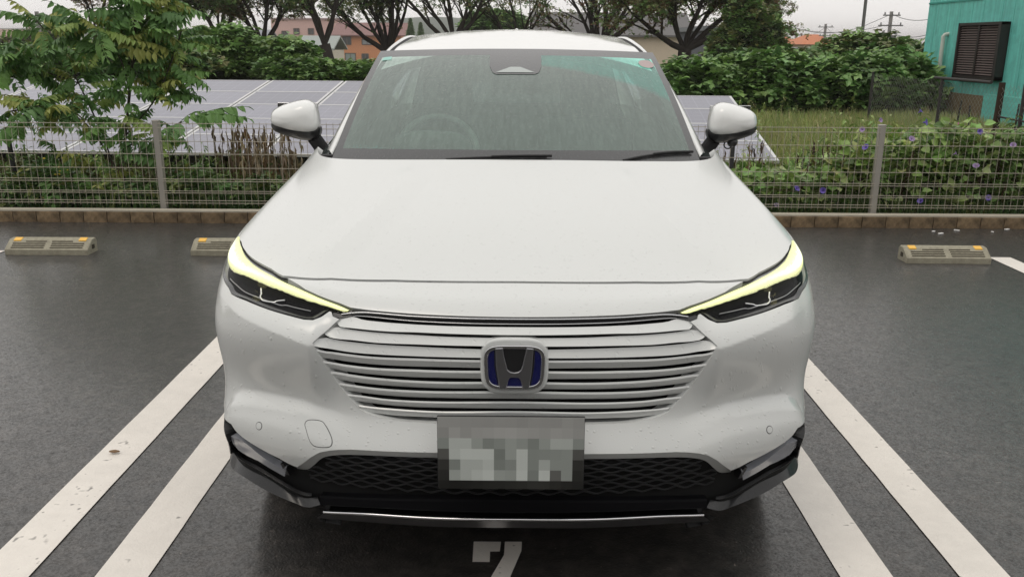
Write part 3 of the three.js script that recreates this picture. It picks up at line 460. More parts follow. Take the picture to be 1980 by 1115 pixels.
  // ---- sides, tail, glass
  const sec = (s, top) => { const k = step(3.6, 4.33, s), in_ = .12 * k * k; return [[.84 - in_, .2], [.885 - in_, .3], [.893 - in_, .5], [.893 - in_, .75], [.875 - in_, .92], [.845 - in_, 1.0], [.8 - in_, 1.06]].map(([x, y]) => [x, y + (y > .9 ? .03 * step(1.45, 3.9, s) : 0)]); };
  for (const s of [1, -1]) {
    const rows = [], ss = Array.from({ length: 40 }, (_, i) => 1.43 + i * 2.9 / 39);
    const body = new THREE.Group(); body.name = 'body_side'; car.add(body);
    const cut = (S, y) => { const d = Math.hypot(S - 3.49, y - .34); return d; };
    const sk = ss.map((S) => sec(S).map(([x, y]) => { const d = cut(S, y); let Y = y; if (d < .36 && y < .7) Y = Math.max(y, .34 + Math.sqrt(Math.max(0, .36 * .36 - (S - 3.49) ** 2))); return [s * x, Y, -S]; }));
    obj('door_panel', grid(sk), M.paint, body);
    const seam = (S) => tube(sec(S).slice(1).map(([x, y]) => [s * (x + .001), y, -S]), .003, 16, 4);
    for (const S of [1.5, 2.45, 3.1]) obj('door_seam', seam(S), M.rubber, body);
    obj('door_handle', rbox(.02, .03, .18, .008, s * .9, .86, -2.3), M.paint, body);
    obj('sill', rbox(.06, .12, 2, .02, s * .86, .24, -2.2), M.matt, body);
    const win = (z0, z1, t0, t1) => grid([0, .35, .7, 1].map((t) => [0, .25, .5, .75, 1].map((k) => { const a = [.795, 1.06, z0 + (z1 - z0) * k], b = [.655, 1.40 + .08 * Math.sin(Math.PI * (t0 + (t1 - t0) * k)), t0 * 0 + (z0 * .75 + z1 * .25) + ((z1 * .8 + z0 * .2) - (z0 * .75 + z1 * .25)) * k]; return [s * (a[0] + (b[0] - a[0]) * t + .02 * Math.sin(Math.PI * t)), a[1] + (b[1] - a[1]) * t, a[2] + (b[2] - a[2]) * t]; })));
    const dark = phys(lin(.04, .048, .046), .06, { transmission: .1, thickness: 0 });
    obj('side_window', grid([0, .3, .6, 1].map((t) => line(out.slice(0, 9), s).map((p, i) => { const z = -1.5 - i / 50 * 2.5, a = [s * .797, 1.06 + .03 * i / 50, z], b = [s * (Math.abs(p[0]) + .004), p[1] - .03, p[2] - .05]; return [a[0] + (b[0] - a[0]) * t + s * .02 * Math.sin(Math.PI * t), a[1] + (b[1] - a[1]) * t, a[2] + (b[2] - a[2]) * t]; }))), dark, body);
  }
  for (const s of [1, -1]) obj('rear_quarter', grid([[[s * .8, 1.0, -3.9], [s * .76, 1.0, -4.15], [s * .715, 1.0, -4.29]], [[s * .795, 1.1, -3.9], [s * .76, 1.1, -4.1], [s * .71, 1.09, -4.26]], [[s * .7, 1.3, -3.9], [s * .68, 1.3, -4.05], [s * .65, 1.3, -4.2]], [[s * .6, 1.5, -3.9], [s * .59, 1.49, -4.02], [s * .57, 1.49, -4.13]]]), M.paint, car);
  {
    const row = (S, y, w) => Array.from({ length: 13 }, (_, k) => { const t = (k - 6) / 6; return [w * t, y, -(S - .12 * t * t)]; });
    obj('tailgate', grid([row(4.2, .25, .78), row(4.33, .45, .8), row(4.33, .75, .8), row(4.28, 1.0, .76), row(4.25, 1.08, .72)]), M.paint, car);
    obj('rear_window', grid([row(4.25, 1.08, .72), row(4.2, 1.3, .66), row(4.12, 1.48, .58)]), phys(lin(.12, .14, .135), .06, { transmission: .5, thickness: 0 }), car);
    obj('floor_pan', box(1.5, .04, 3.6, 0, .2, -2.2), M.voidBlack, car);
  }
  // ---- wheels
  for (const z of [-.88, -3.49]) for (const s of [1, -1]) {
    const w = new THREE.Group(); w.name = 'wheel'; w.position.set(s * .775, .335, z); w.rotation.y = s * Math.PI / 2; car.add(w);
    obj('tyre', new THREE.LatheGeometry([[.22, -.09], [.3, -.105], [.325, -.095], [.335, -.06], [.335, .06], [.325, .095], [.3, .105], [.22, .09]].map((p) => new THREE.Vector2(...p)), 40).rotateX(Math.PI / 2), M.rubber, w);
    const sp = [new THREE.CylinderGeometry(.05, .05, .05, 20).rotateX(Math.PI / 2).translate(0, 0, .06)];
    for (let k = 0; k < 10; k++) sp.push(box(.022, .19, .02, .018, .13, .075).rotateZ(k * Math.PI / 5));
    sp.push(new THREE.TorusGeometry(.222, .012, 8, 40).translate(0, 0, .08), new THREE.CircleGeometry(.22, 30).translate(0, 0, .0));
    obj('rim', sp, M.darkChrome, w);
  }
  // ---- cabin fittings seen through the glass
  {
    const inside = new THREE.Group(); inside.name = 'interior'; car.add(inside);
    obj('dashboard', grid([[1.0, -1.36], [1.06, -1.5], [1.055, -1.75], [.98, -1.86], [.6, -1.8]].map(([y, z]) => Array.from({ length: 21 }, (_, k) => { const t = (k - 10) / 10; return [.68 * t, y - .02 * t * t, z - .03 * t * t]; }))), M.cabin, inside);
    const wheel = new THREE.TorusGeometry(.185, .016, 10, 40); wheel.rotateX(-.45); wheel.translate(-.36, 1.0, -1.98);
    obj('steering_wheel', [wheel, rbox(.2, .09, .05, .02, -.36, .99, -1.96, -.45), rbox(.35, .03, .02, .008, -.36, .99, -1.97, -.45)], std(lin(.2, .2, .2), .5), inside);
    obj('meter_hood', dome([[-.17, 0], [.17, 0], [.15, .06], [-.15, .06]], .1, .7).rotateX(-.3).translate(-.36, 1.05, -1.7), M.cabin, inside);
    for (const x of [-.36, .36]) { obj('seat', [rbox(.5, .62, .16, .06, x, .82, -2.55, -.22), rbox(.26, .18, .1, .04, x, 1.22, -2.66, -.15), rbox(.5, .16, .5, .06, x, .5, -2.3)], M.cabin, inside); }
    obj('rear_seat', [rbox(1.25, .6, .16, .06, 0, .85, -3.3, -.2), rbox(.24, .14, .1, .03, -.4, 1.2, -3.4), rbox(.24, .14, .1, .03, .4, 1.2, -3.4)], M.cabin, inside);
    obj('rear_view_mirror', [rbox(.23, .065, .03, .015, 0, 1.325, -1.98, .1)], M.matt, inside);
    obj('firewall', box(1.5, .7, .05, 0, .7, -1.3), M.voidBlack, inside);
  }
  // ---- wipers
  for (const [a0, b0, a1, b1, piv] of [[-.36, -.018, .16, .004, 1], [.56, -.02, .95, .03, 1]]) {
    const w = new THREE.Group(); w.name = 'wiper'; car.add(w);
    const P = (t, off) => screen(a0 + (a1 - a0) * t, b0 + (b1 - b0) * (1 - (1 - t) ** 2), off);
    obj('wiper_blade', tube([0, .25, .5, .75, 1].map((t) => P(t, .006)), .0045, 24, 6), M.rubber, w);
    obj('wiper_arm', tube([.45, .6, .8, 1.05].map((t) => P(t, .009)), .005, 20, 6), M.matt, w);
  }
  // ---- door mirrors
  const cap = [[521.5, 229], [524, 219], [535, 210], [552, 203], [570, 197.5], [586, 195], [597, 197], [606, 204], [611.5, 216], [614, 232], [613.5, 246], [609, 253], [600, 256.5], [588, 257.5], [570, 256], [550, 252], [535, 246.5], [524, 241], [521, 235]];
  const base = [[520.5, 242], [525, 242], [535, 247], [550, 253], [570, 257], [588, 259], [600, 258], [614, 247], [616, 258], [611, 268], [600, 275], [582, 275], [560, 270], [540, 263.5], [525, 256], [520.5, 248]];
  for (const s of [1, -1]) {
    const m = new THREE.Group(); m.name = 'door_mirror'; m.position.set(s > 0 ? 0 : -.02, 0, -1.63); car.add(m);
    const P = (l) => l.map(([x, y]) => [s * (x - 996) * .002133, .521 - .0020536 * (y - 557.5)]);
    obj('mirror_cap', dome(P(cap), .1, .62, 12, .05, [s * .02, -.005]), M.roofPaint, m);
    obj('mirror_base', dome(P(base), .075, .6, 9, .06, [s * .02, .01]), M.black, m);
    const A = P([[601, 268], [618, 292]]);
    obj('mirror_arm', [rbox(.05, .09, .07, .015, (A[0][0] + A[1][0]) / 2, (A[0][1] + A[1][1]) / 2 - .005, -.01, 0, 0, s * .6)], M.matt, m);
    obj('mirror_glass', rbox(.17, .1, .006, .002, s * (568 - 996) * .002133, 1.2, -.058), M.chrome, m);
    if (s < 0) { const c = P([[568, 272], [577, 277]]); obj('side_camera', [new THREE.SphereGeometry(.022, 16, 10).translate(c[0][0], c[0][1], .02), new THREE.TorusGeometry(.016, .003, 6, 20).translate(c[1][0], c[1][1], .03)], M.black, m); }
  }
}
// ---------- ground, road, markings
const planar = (px, py, h) => { const a = at(px, py, 1), t = (h - CAM_H) / (a[1] - CAM_H); return [a[0] * t, h, a[2] * t]; };   // the place at height h seen there
const fA = fractal(64, 21, 4, .7), fB = fractal(5, 22, 4), fC = noise2(230, 23), fD = fractal(3, 24, 3);
const ASPHALT = tex(1024, (u, v) => { const a = fA(u, v), b = fB(u, v), s = fC(u, v), k = .165 + (a - .5) * .2 + (b - .5) * .05 + (s > .985 ? .3 : s > .93 ? .06 : 0) - (s < .06 ? .04 : 0); return [k * 1.06, k * .985, k * .92]; }, true, .4);
const ASPHALT_BUMP = tex(1024, (u, v) => fA(u, v) * .7 + fC(u, v) * .3, false, .9);
const WET = tex(1024, (u, v) => { const a = fA(u, v), s = fC(u, v); return .72 + (a - .5) * .6 + (s - .5) * .8; }, false, .8);
const asphaltMat = new THREE.MeshPhysicalMaterial({ map: ASPHALT, roughness: .6, clearcoat: 1, clearcoatRoughness: .24, clearcoatMap: WET, bumpMap: ASPHALT_BUMP, bumpScale: .0034 });
ground('asphalt', sheet([[-40, 30], [40, 30], [40, -7.4], [-40, -7.4]], 0), asphaltMat);
const soilF = fractal(12, 31, 5, .6);
const SOIL = tex(512, (u, v) => { const a = soilF(u, v); return [.16 + .16 * a, .17 + .18 * a, .08 + .1 * a]; }, true, .5);
{                                                                  // the land beyond the kerb: level to the trees, then down a bank, out to the horizon
  const zs = [7.42, 8, 9, 10, 12, 14, 17, 20, 25, 30, 36, 42, 48, 56, 64, 75, 100, 150, 250, 450, 900, 1800], xs = [-900, -300, -120, -60, -35, -20, -12, -8, -4, 0, 4, 8, 12, 20, 35, 60, 120, 300, 900];
  const f = fractal(9, 33, 3), g = grid(zs.map((d) => xs.map((x) => [x, (d < 7.5 ? .07 : .08 + .12 * (f((x + 900) / 60 % 1, d / 60 % 1) - .5) * step(8, 14, d)) - 2.5 * step(44, 80, d), -d])));
  const p = g.attributes.position, u = g.attributes.uv; for (let i = 0; i < p.count; i++) u.setXY(i, p.getX(i), p.getZ(i));
  ground('grassy_ground', g, std(0xffffff, .95, { map: SOIL }));
}
const fP = fractal(40, 41, 3, .7), fQ = noise2(150, 42), fR = fractal(4, 43, 4);
const PAINT = tex(1024, (u, v) => { const a = fP(u, v), s = fQ(u, v), m = fR(u, v); const w = step(.74, .9, a * .55 + s * .45 + (m - .5) * .3), k = .88 + (m - .5) * .08 + (a - .5) * .05; return [k * (1 - w * .4), k * .972 * (1 - w * .4), k * .935 * (1 - w * .4)]; }, true, .5);
const lineMat = new THREE.MeshStandardMaterial({ map: PAINT, roughness: .55, bumpMap: ASPHALT_BUMP, bumpScale: .0015 });
const mark = (name, polys) => ground(name, mergeGeometries(polys.map((p) => plain(sheet(p, .004)))), lineMat);
const rough = (x0, x1, z0, z1) => { const p = []; const n = 40; for (let i = 0; i <= n; i++) p.push([x0 + (rnd() - .5) * .0022, z0 + (z1 - z0) * i / n]); for (let i = n; i >= 0; i--) p.push([x1 + (rnd() - .5) * .0022, z0 + (z1 - z0) * i / n]); return p; };
for (const [a, b] of [[-1.562, -1.402], [-1.211, -1.057], [.956, 1.11], [1.307, 1.455], [3.468, 3.625], [3.82, 3.975], [-3.9, -3.745], [-4.25, -4.1]]) mark('bay_line', [rough(a, b, -6.27, -1.05)]);
mark('bay_number', [[[-.123, -2.419], [-.038, -2.419], [-.041, -2.365], [-.0705, -2.364], [-.07, -2.308], [-.1215, -2.308]], [[-.026, -2.42], [.027, -2.42], [.025, -2.368], [-.007, -2.238], [-.03, -2.12], [-.1, -2.12], [-.062, -2.238], [-.028, -2.345], [-.027, -2.37]]]);

// ---------- kerb of split-faced blocks
const fK = fractal(16, 51, 4, .65);
const STONE = tex(512, (u, v) => { const a = fK(u, v); return [.3 + .36 * a, .25 + .31 * a, .18 + .25 * a]; }, true, 1.6), STONE_BUMP = tex(512, (u, v) => fK(u, v), false, 3);
{
  const kerb = new THREE.Group(); kerb.name = 'kerb'; scene.add(kerb); tag(kerb, null, null, null, 'structure');
  const mats = [0, 1, 2, 3].map((k) => std(new THREE.Color().setScalar([.8, .95, .7, .88][k]), .9, { map: again(STONE, 1.3 + .2 * k), bumpMap: STONE_BUMP, bumpScale: .004 }));
  const variant = [0, 1, 2, 3, 4].map(() => { const g = new THREE.BoxGeometry(.194, .092, .11, 6, 3, 2), p = g.attributes.position; for (let i = 0; i < p.count; i++) { if (p.getZ(i) > .05 && p.getY(i) < .04) p.setZ(i, p.getZ(i) + rr(-.004, .008) * (Math.abs(p.getX(i)) < .09 ? 1 : .3)); } g.computeVertexNormals(); return wallUV(g); });
  for (let i = -42; i <= 42; i++) { const s = shade(new THREE.Mesh(pick(variant), pick(mats))); s.name = 'kerb_stone'; s.position.set(i * .2003 + .03, .046, -7.385 - rr(0, .004) + i * .0004); s.rotation.y = Math.PI * (rnd() > .5 ? 0 : 0); kerb.add(s); }
  obj('kerb_footing', box(17, .06, .08, 0, .02, -7.42), std(lin(.1, .09, .08), .95), kerb);
  const cap = obj('kerb_edge', box(17, .012, .1, 0, .0985, -7.392), std(lin(.46, .42, .34), .9, { bumpMap: STONE_BUMP, bumpScale: .003 }), kerb);
}
// ---------- wheel stops
const CONC = tex(256, (u, v) => { const a = fK(u, v); return [.5 + .16 * a, .48 + .16 * a, .42 + .14 * a]; }, true, 3);
{
  const mC = std(0xffffff, .8, { map: CONC }), mD = std(lin(.16, .145, .12), .95, { map: CONC }), mY = phys(lin(.85, .46, .02), .4, { clearcoat: .6 });
  const root = thing('wheel_stop', 'x', 'wheel stop');
  const W = .6, sec = new THREE.Shape([[0, 0], [0, .035], [-.085, .093], [-.13, .096], [-.15, .08], [-.15, 0]].map((p) => new THREE.Vector2(...p)));
  const body = new THREE.ExtrudeGeometry(sec, { depth: W - .016, bevelEnabled: true, bevelSize: .006, bevelThickness: .008, bevelSegments: 2 }); body.rotateY(-Math.PI / 2); body.translate(W / 2 - .008, 0, 0);
  // the section's x runs towards the back
  obj('stop_body', wallUV(body), mC, root);
  const tilt = Math.atan2(.058, .085), ribs = [], slots = [];
  for (const s of [-1, 1]) for (let k = 0; k < 4; k++) { const t = .17 + k * .2, y = .035 + .058 * t, z = -.085 * t, w = k === 3 ? .15 : .235; slots.push(box(w, .003, .008, s * (k === 3 ? .095 : .14), y + .006, z + .004, -(Math.PI / 2 - (Math.PI / 2 - tilt)) * -1)); }
  for (const g of slots) obj('stop_groove', g, mD, root);
  for (const s of [-1, 1]) { const r = rbox(.056, .016, .045, .005, s * .235, .094, -.086, .35); obj('reflector', r, mY, root); obj('end_pocket', box(.004, .03, .04, s * (W / 2 + .0006), .045, -.085), mD, root); }
  const add = (o, x, z, turn, label) => { o.position.set(x, 0, z); o.rotation.y = turn; o.userData.label = label; o.userData.group = 'concrete wheel stops of the bays'; };
  add(root, -3.385, -6.16, .012, 'grey concrete wheel stop with two yellow reflectors in the empty bay, farthest from the car');
  const c1 = root.clone(); c1.name = numbered('wheel_stop'); scene.add(c1); add(c1, -2.045, -6.17, .01, 'grey concrete wheel stop half hidden behind the lit headlamp beside the driver');
  const c2 = root.clone(); c2.name = numbered('wheel_stop'); scene.add(c2); add(c2, 3.085, -6.085, -.01, 'grey concrete wheel stop beside the end of a white bay line');
  c1.userData.category = c2.userData.category = 'wheel stop';
}
// litter by the kerb
for (const [px, py, w, h, which] of [[1820, 451, .05, .022, 'largest white scrap of litter, lying a little out from the kerb'], [1851, 445, .045, .02, 'white scrap of litter right against the foot of the kerb'], [1948, 443, .045, .02, 'white scrap of litter at the kerb, last one towards the teal building'], [1806, 447, .03, .015, 'small pale scrap just beside the largest white scrap of litter'], [1920, 448, .02, .015, 'tiniest white scrap of litter between two larger scraps by the kerb']]) { const p = planar(px, py, .006), g = rbox(w, .008, h, .003, 0, 0, 0, 0, rr(-.8, .8)); tag(obj('paper_scrap', g.translate(...p), std(lin(.75, .74, .72), .7)), which, 'litter', 'white scraps by the kerb'); }
{ const p = planar(220, 873, .012), g = dome([[-.02, 0], [0, -.009], [.022, 0], [0, .01]], .006, .6, 4); g.rotateX(-Math.PI / 2); g.translate(...p); tag(obj('fallen_leaf', g, std(lin(.2, .12, .06), .8)), 'small brown leaf lying on a white bay line', 'leaf'); }

// ---------- welded mesh fence along the kerb
{
  const galv = std(lin(.36, .34, .30), .5, { metalness: .35 }), wire = std(lin(.42, .38, .31), .5, { metalness: .3 });
  const fence = thing('mesh_fence', 'low grey welded wire mesh fence with square posts along the kerb', 'fence', [0, 0, -7.5]);
  for (let k = -3; k <= 3; k++) { const x = -3.04 + (k + 1) * 2.04 + 2.04; const q = x - 2.04 * 0; obj('fence_post', [rbox(.055, .76, .055, .008, q, .46, 0), rbox(.059, .012, .059, .004, q, .842, 0)], galv, fence); }
  const hs = [.803, .765, .655, .548, .430, .335, .315, .232, .215, .150, .128];
  for (let k = -4; k <= 3; k++) {
    const x0 = -1.0 + k * 2.04 - .0 + .03 - .03, x1 = x0 + 2.04, g = [];
    for (const h of hs) g.push(bar([x0 + .02, h + .02, .036], [x1 - .02, h + .02, .036], .0028, .0028, 5));
    for (let i = 0; i < 36; i++) { const x = x0 + .04 + i * .0562; g.push(tube([[x, .13, .032], [x, .4, .032], [x, .76, .032], [x, .79, .02], [x, .835, .034]], .0021, 6, 4)); }
    tag(obj('wire_panel', g, wire, fence), null, null, null, 'stuff');
  }
}
// ---------- plants
const leafMat = (c, t = .35) => phys(c, .5, { transmission: t, thickness: 0, specularIntensity: .6 });
function leafGeo(l, w, fold = .25, droop = .15) {                  // one leaf along +z, its face up
  const pos = [], P = [[0, 0, 0], [w * .5, fold * w * .5, l * .38], [0, -droop * l * .3, l * .5], [-w * .5, fold * w * .5, l * .38], [w * .34, fold * w * .3 - droop * l * .4, l * .72], [-w * .34, fold * w * .3 - droop * l * .4, l * .72], [0, -droop * l, l]];
  for (const t of [[0, 2, 1], [0, 3, 2], [1, 2, 4], [3, 5, 2], [2, 6, 4], [2, 5, 6]]) for (const k of t) pos.push(...P[k]);
  const g = new THREE.BufferGeometry(); g.setAttribute('position', new THREE.Float32BufferAttribute(pos, 3)); g.computeVertexNormals(); return g;
}
const merge3 = (l) => mergeGeometries(l.map((g) => { const q = g.index ? g.toNonIndexed() : g; for (const k of Object.keys(q.attributes)) if (!['position', 'normal'].includes(k)) q.deleteAttribute(k); return q; }));
const tuft = (n, l, w, spread = 1) => merge3(Array.from({ length: n }, (_, i) => leafGeo(l * rr(.7, 1.1), w * rr(.8, 1.1)).rotateX(rr(-.5, .35) * spread).rotateY(i / n * 6.283 + rr(-.4, .4)).translate(rr(-.4, .4) * l, rr(-.3, .3) * l, rr(-.4, .4) * l)));
const up = new THREE.Vector3(0, 1, 0);
function scatter(name, geo, mat, list, parent, kind) {             // list: [x, y, z, size, colour, tilt]
  const m = shade(new THREE.InstancedMesh(geo, mat, list.length)), q = new THREE.Quaternion(), e = new THREE.Euler(), M4 = new THREE.Matrix4();
  list.forEach(([x, y, z, s, c, t = .5], i) => { e.set(rr(-t, t), rr(0, 6.283), rr(-t, t)); q.setFromEuler(e); M4.compose(new THREE.Vector3(x, y, z), q, new THREE.Vector3(s, s, s)); m.setMatrixAt(i, M4); m.setColorAt(i, c); });
  m.name = parent ? name : numbered(name); (parent ?? scene).add(m); if (kind) m.userData.kind = kind; return m;
}
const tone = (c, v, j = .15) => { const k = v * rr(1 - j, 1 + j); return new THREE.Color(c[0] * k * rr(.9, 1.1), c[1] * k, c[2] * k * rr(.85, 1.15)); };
const GREEN = [.24, .39, .12], DEEP = [.13, .23, .07], YELLOW = [.2, .2, .04], OLIVE = [.26, .27, .11], DRY = [.2, .14, .075], RUST = [.2, .12, .06];
const white = (t) => leafMat(lin(1, 1, 1), t);
const LEAF = white(.42), BLADE = white(.35), BARK = std(lin(.036, .029, .024), .9);

// a bush: leaf tufts over and through a few swellings, dark wood inside
function bush(name, label, category, blobs, n, leaf, cols, group, size = 1) {
  const b = thing(name, label, category, [0, 0, 0], 0, group), list = [], core = [];
  const vol = blobs.map(([, , , a, h, c]) => Math.pow(a * h + a * c + h * c, 1)), tot = vol.reduce((s, x) => s + x, 0);
  blobs.forEach(([x, y, z, a, h, c], k) => {
    const m = Math.round(n * vol[k] / tot);
    for (let i = 0; i < m; i++) {
      const th = rr(0, 6.283), ph = Math.acos(rr(-.25, 1)), r = Math.pow(rnd(), .28) * rr(.86, 1.1), nx = Math.sin(ph) * Math.cos(th), ny = Math.cos(ph), nz = Math.sin(ph) * Math.sin(th);
      const bump = 1 + .13 * Math.sin(nx * 7 + k * 2) * Math.sin(nz * 6 + ny * 5 + k);
      const Y = y + ny * h * r * bump; if (Y < .06 && y > -1) continue;
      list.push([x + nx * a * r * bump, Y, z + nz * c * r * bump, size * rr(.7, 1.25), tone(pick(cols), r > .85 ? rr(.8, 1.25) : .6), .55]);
    }
    const s = new THREE.IcosahedronGeometry(1, 3), p = s.attributes.position; for (let i = 0; i < p.count; i++) { const q = .72 + .12 * Math.sin(p.getX(i) * 9 + k) * Math.sin(p.getY(i) * 8 + p.getZ(i) * 7); p.setXYZ(i, x + p.getX(i) * a * q, y + p.getY(i) * h * q, z + p.getZ(i) * c * q); } s.computeVertexNormals(); core.push(s);
  });
  obj('stems', core, std(lin(.03, .045, .02), 1), b);
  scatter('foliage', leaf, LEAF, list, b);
  return b;
}
// a branching tree: trunk, limbs, leaf tufts near the outer wood
function tree(name, label, base, o) {
  const t = thing(name, label, 'tree', base, 0, o.group), wood = [], tips = [];
  const seg = (a, b, r0, r1) => wood.push(bar(a, b, r0, r1, r0 > .06 ? 9 : 5));
  const grow = (p, dir, len, r, level) => {
    const n = level === 0 ? 3 : 5; let q = p.slice(), d = dir.clone();
    for (let i = 0; i < n; i++) {
      const k = len / n, e = [q[0] + d.x * k, q[1] + d.y * k, q[2] + d.z * k], r0 = r * (1 - .55 * i / n), r1 = r * (1 - .55 * (i + 1) / n);
      seg(q, e, r0, r1); q = e;
      d.add(new THREE.Vector3(rr(-.22, .22), level > 1 ? rr(-.1, .12) : rr(-.02, .16), rr(-.22, .22))).normalize();
      if (level >= 1 && level < 4 && i > 0) { const m = level < 2 ? 1 + (rnd() > .4 ? 1 : 0) : rnd() > .3 ? 1 : 0; for (let j = 0; j < m; j++) { const a = d.clone().add(new THREE.Vector3(rr(-1, 1), rr(-.35, .6), rr(-1, 1)).multiplyScalar(.95)).normalize(); grow(q, a, len * rr(.42, .62), r1 * .55, level + 1); } }
      if (level >= 2) for (let j = 0; j < Math.floor(o.dense * 1.5 + rnd()); j++) tips.push([q[0] + rr(-.3, .3), q[1] + rr(-.22, .22), q[2] + rr(-.3, .3)]);
    }
  };
  const fork = [o.lean ?? 0, o.fork, 0];
  seg([0, -.3, 0], [fork[0] * .35, o.fork * .5, 0], o.r * 1.15, o.r * .95); seg([fork[0] * .35, o.fork * .5, 0], fork, o.r * .95, o.r * .85);
  const m = o.limbs;
  for (let i = 0; i < m; i++) { const a = (i + rr(-.25, .25)) / m * 6.283 + (o.turn ?? 0), s = rr(o.spread * .55, o.spread); grow(fork, new THREE.Vector3(Math.cos(a) * s, 1, Math.sin(a) * s * .7).normalize(), o.len * rr(.85, 1.15), o.r * rr(.26, .4), 1); }
  for (const [dx, dy, dz, k] of o.arms ?? []) grow(fork, new THREE.Vector3(dx, dy, dz).normalize(), o.len * k, o.r * .42, 1);
  obj('trunk', merge3(wood), BARK, t);
  if (tips.length) scatter('crown', o.leaf, LEAF, tips.map((p) => [...p, rr(.5, 1.0) * (o.size ?? 1), tone(pick(o.cols), rr(.7, 1.2)), .9]), t);
  return t;
}
const smallLeaf = tuft(5, .13, .06), wideLeaf = tuft(5, .15, .11), kudzu = tuft(5, .135, .105, .8);

// the row of cherry trees on the bank
const rows = [[192, 33, .12, 4, 1.5, 5, .5, [RUST, OLIVE, DRY], 'slim tree with reddish brown leaves, first in the row, beyond the tall sapling'],
  [330, 36, .2, 6, 1.3, 6, .6, [GREEN, DEEP], 'leafy dark tree rising behind the sapling, left of the forked pair'],
  [432, 35, .24, 6, 1.2, 5, .7, [GREEN, DEEP, OLIVE], 'thick dark tree behind the leafy shrub, nearest the sapling'],
  [518, 35, .27, 5, 1.1, 4, .8, [OLIVE, DEEP, RUST], 'dark tree with a stout leaning trunk beside the pale shed'],
  [640, 33, .25, 5, 1.25, 2, .7, [OLIVE, DEEP, GREEN], 'tree with forked trunk standing before the orange house'],
  [752, 37, .27, 8, .9, .9, .7, [OLIVE, DEEP], 'many-stemmed tree beside the corner of the car roof and the orange house'],
  [878, 36, .24, 5, 1.3, .45, .9, [OLIVE, DEEP], 'sparse tree forking widely above the roof, nearest the far conifers'],
  [1000, 37, .22, 5, .8, .45, .8, [OLIVE, DEEP], 'sparse tree with slim stems right above the roof antenna'],
  [1155, 36, .3, 8, 1.1, .6, .8, [OLIVE, DEEP, RUST], 'broad tree with a fan of bare limbs before the long grey roof'],
  [1322, 31, .27, 5, 1.15, 4, .8, [GREEN, OLIVE, RUST], 'big leafy tree with a limb arching over the dark grey house']];
rows.forEach(([px, d, r, limbs, fork, dense, spread, cols, label], i) => {
  const [x, , z] = at(px, 135, d); seed = 100 + i * 13;
  tree('cherry_tree', label, [x, .12, z], { r, limbs, fork, dense, spread, cols, len: i === 0 ? 2.2 : 2.7, leaf: smallLeaf, group: 'row of trees on the bank', lean: i === 3 ? -.1 : i === 4 ? -.2 : 0, turn: i * .7, arms: i === 9 ? [[.9, .42, .2, 1.1], [1, .75, 0, 1], [-.9, .35, .2, .9]] : i === 5 ? [[-1, .7, .1, 1.05]] : i === 6 ? [[-1, .6, 0, 1.1], [1, 1.1, 0, 1]] : i === 8 ? [[-1, .5, .1, .9], [1, .8, .1, 1]] : [] });
});
seed = 900;
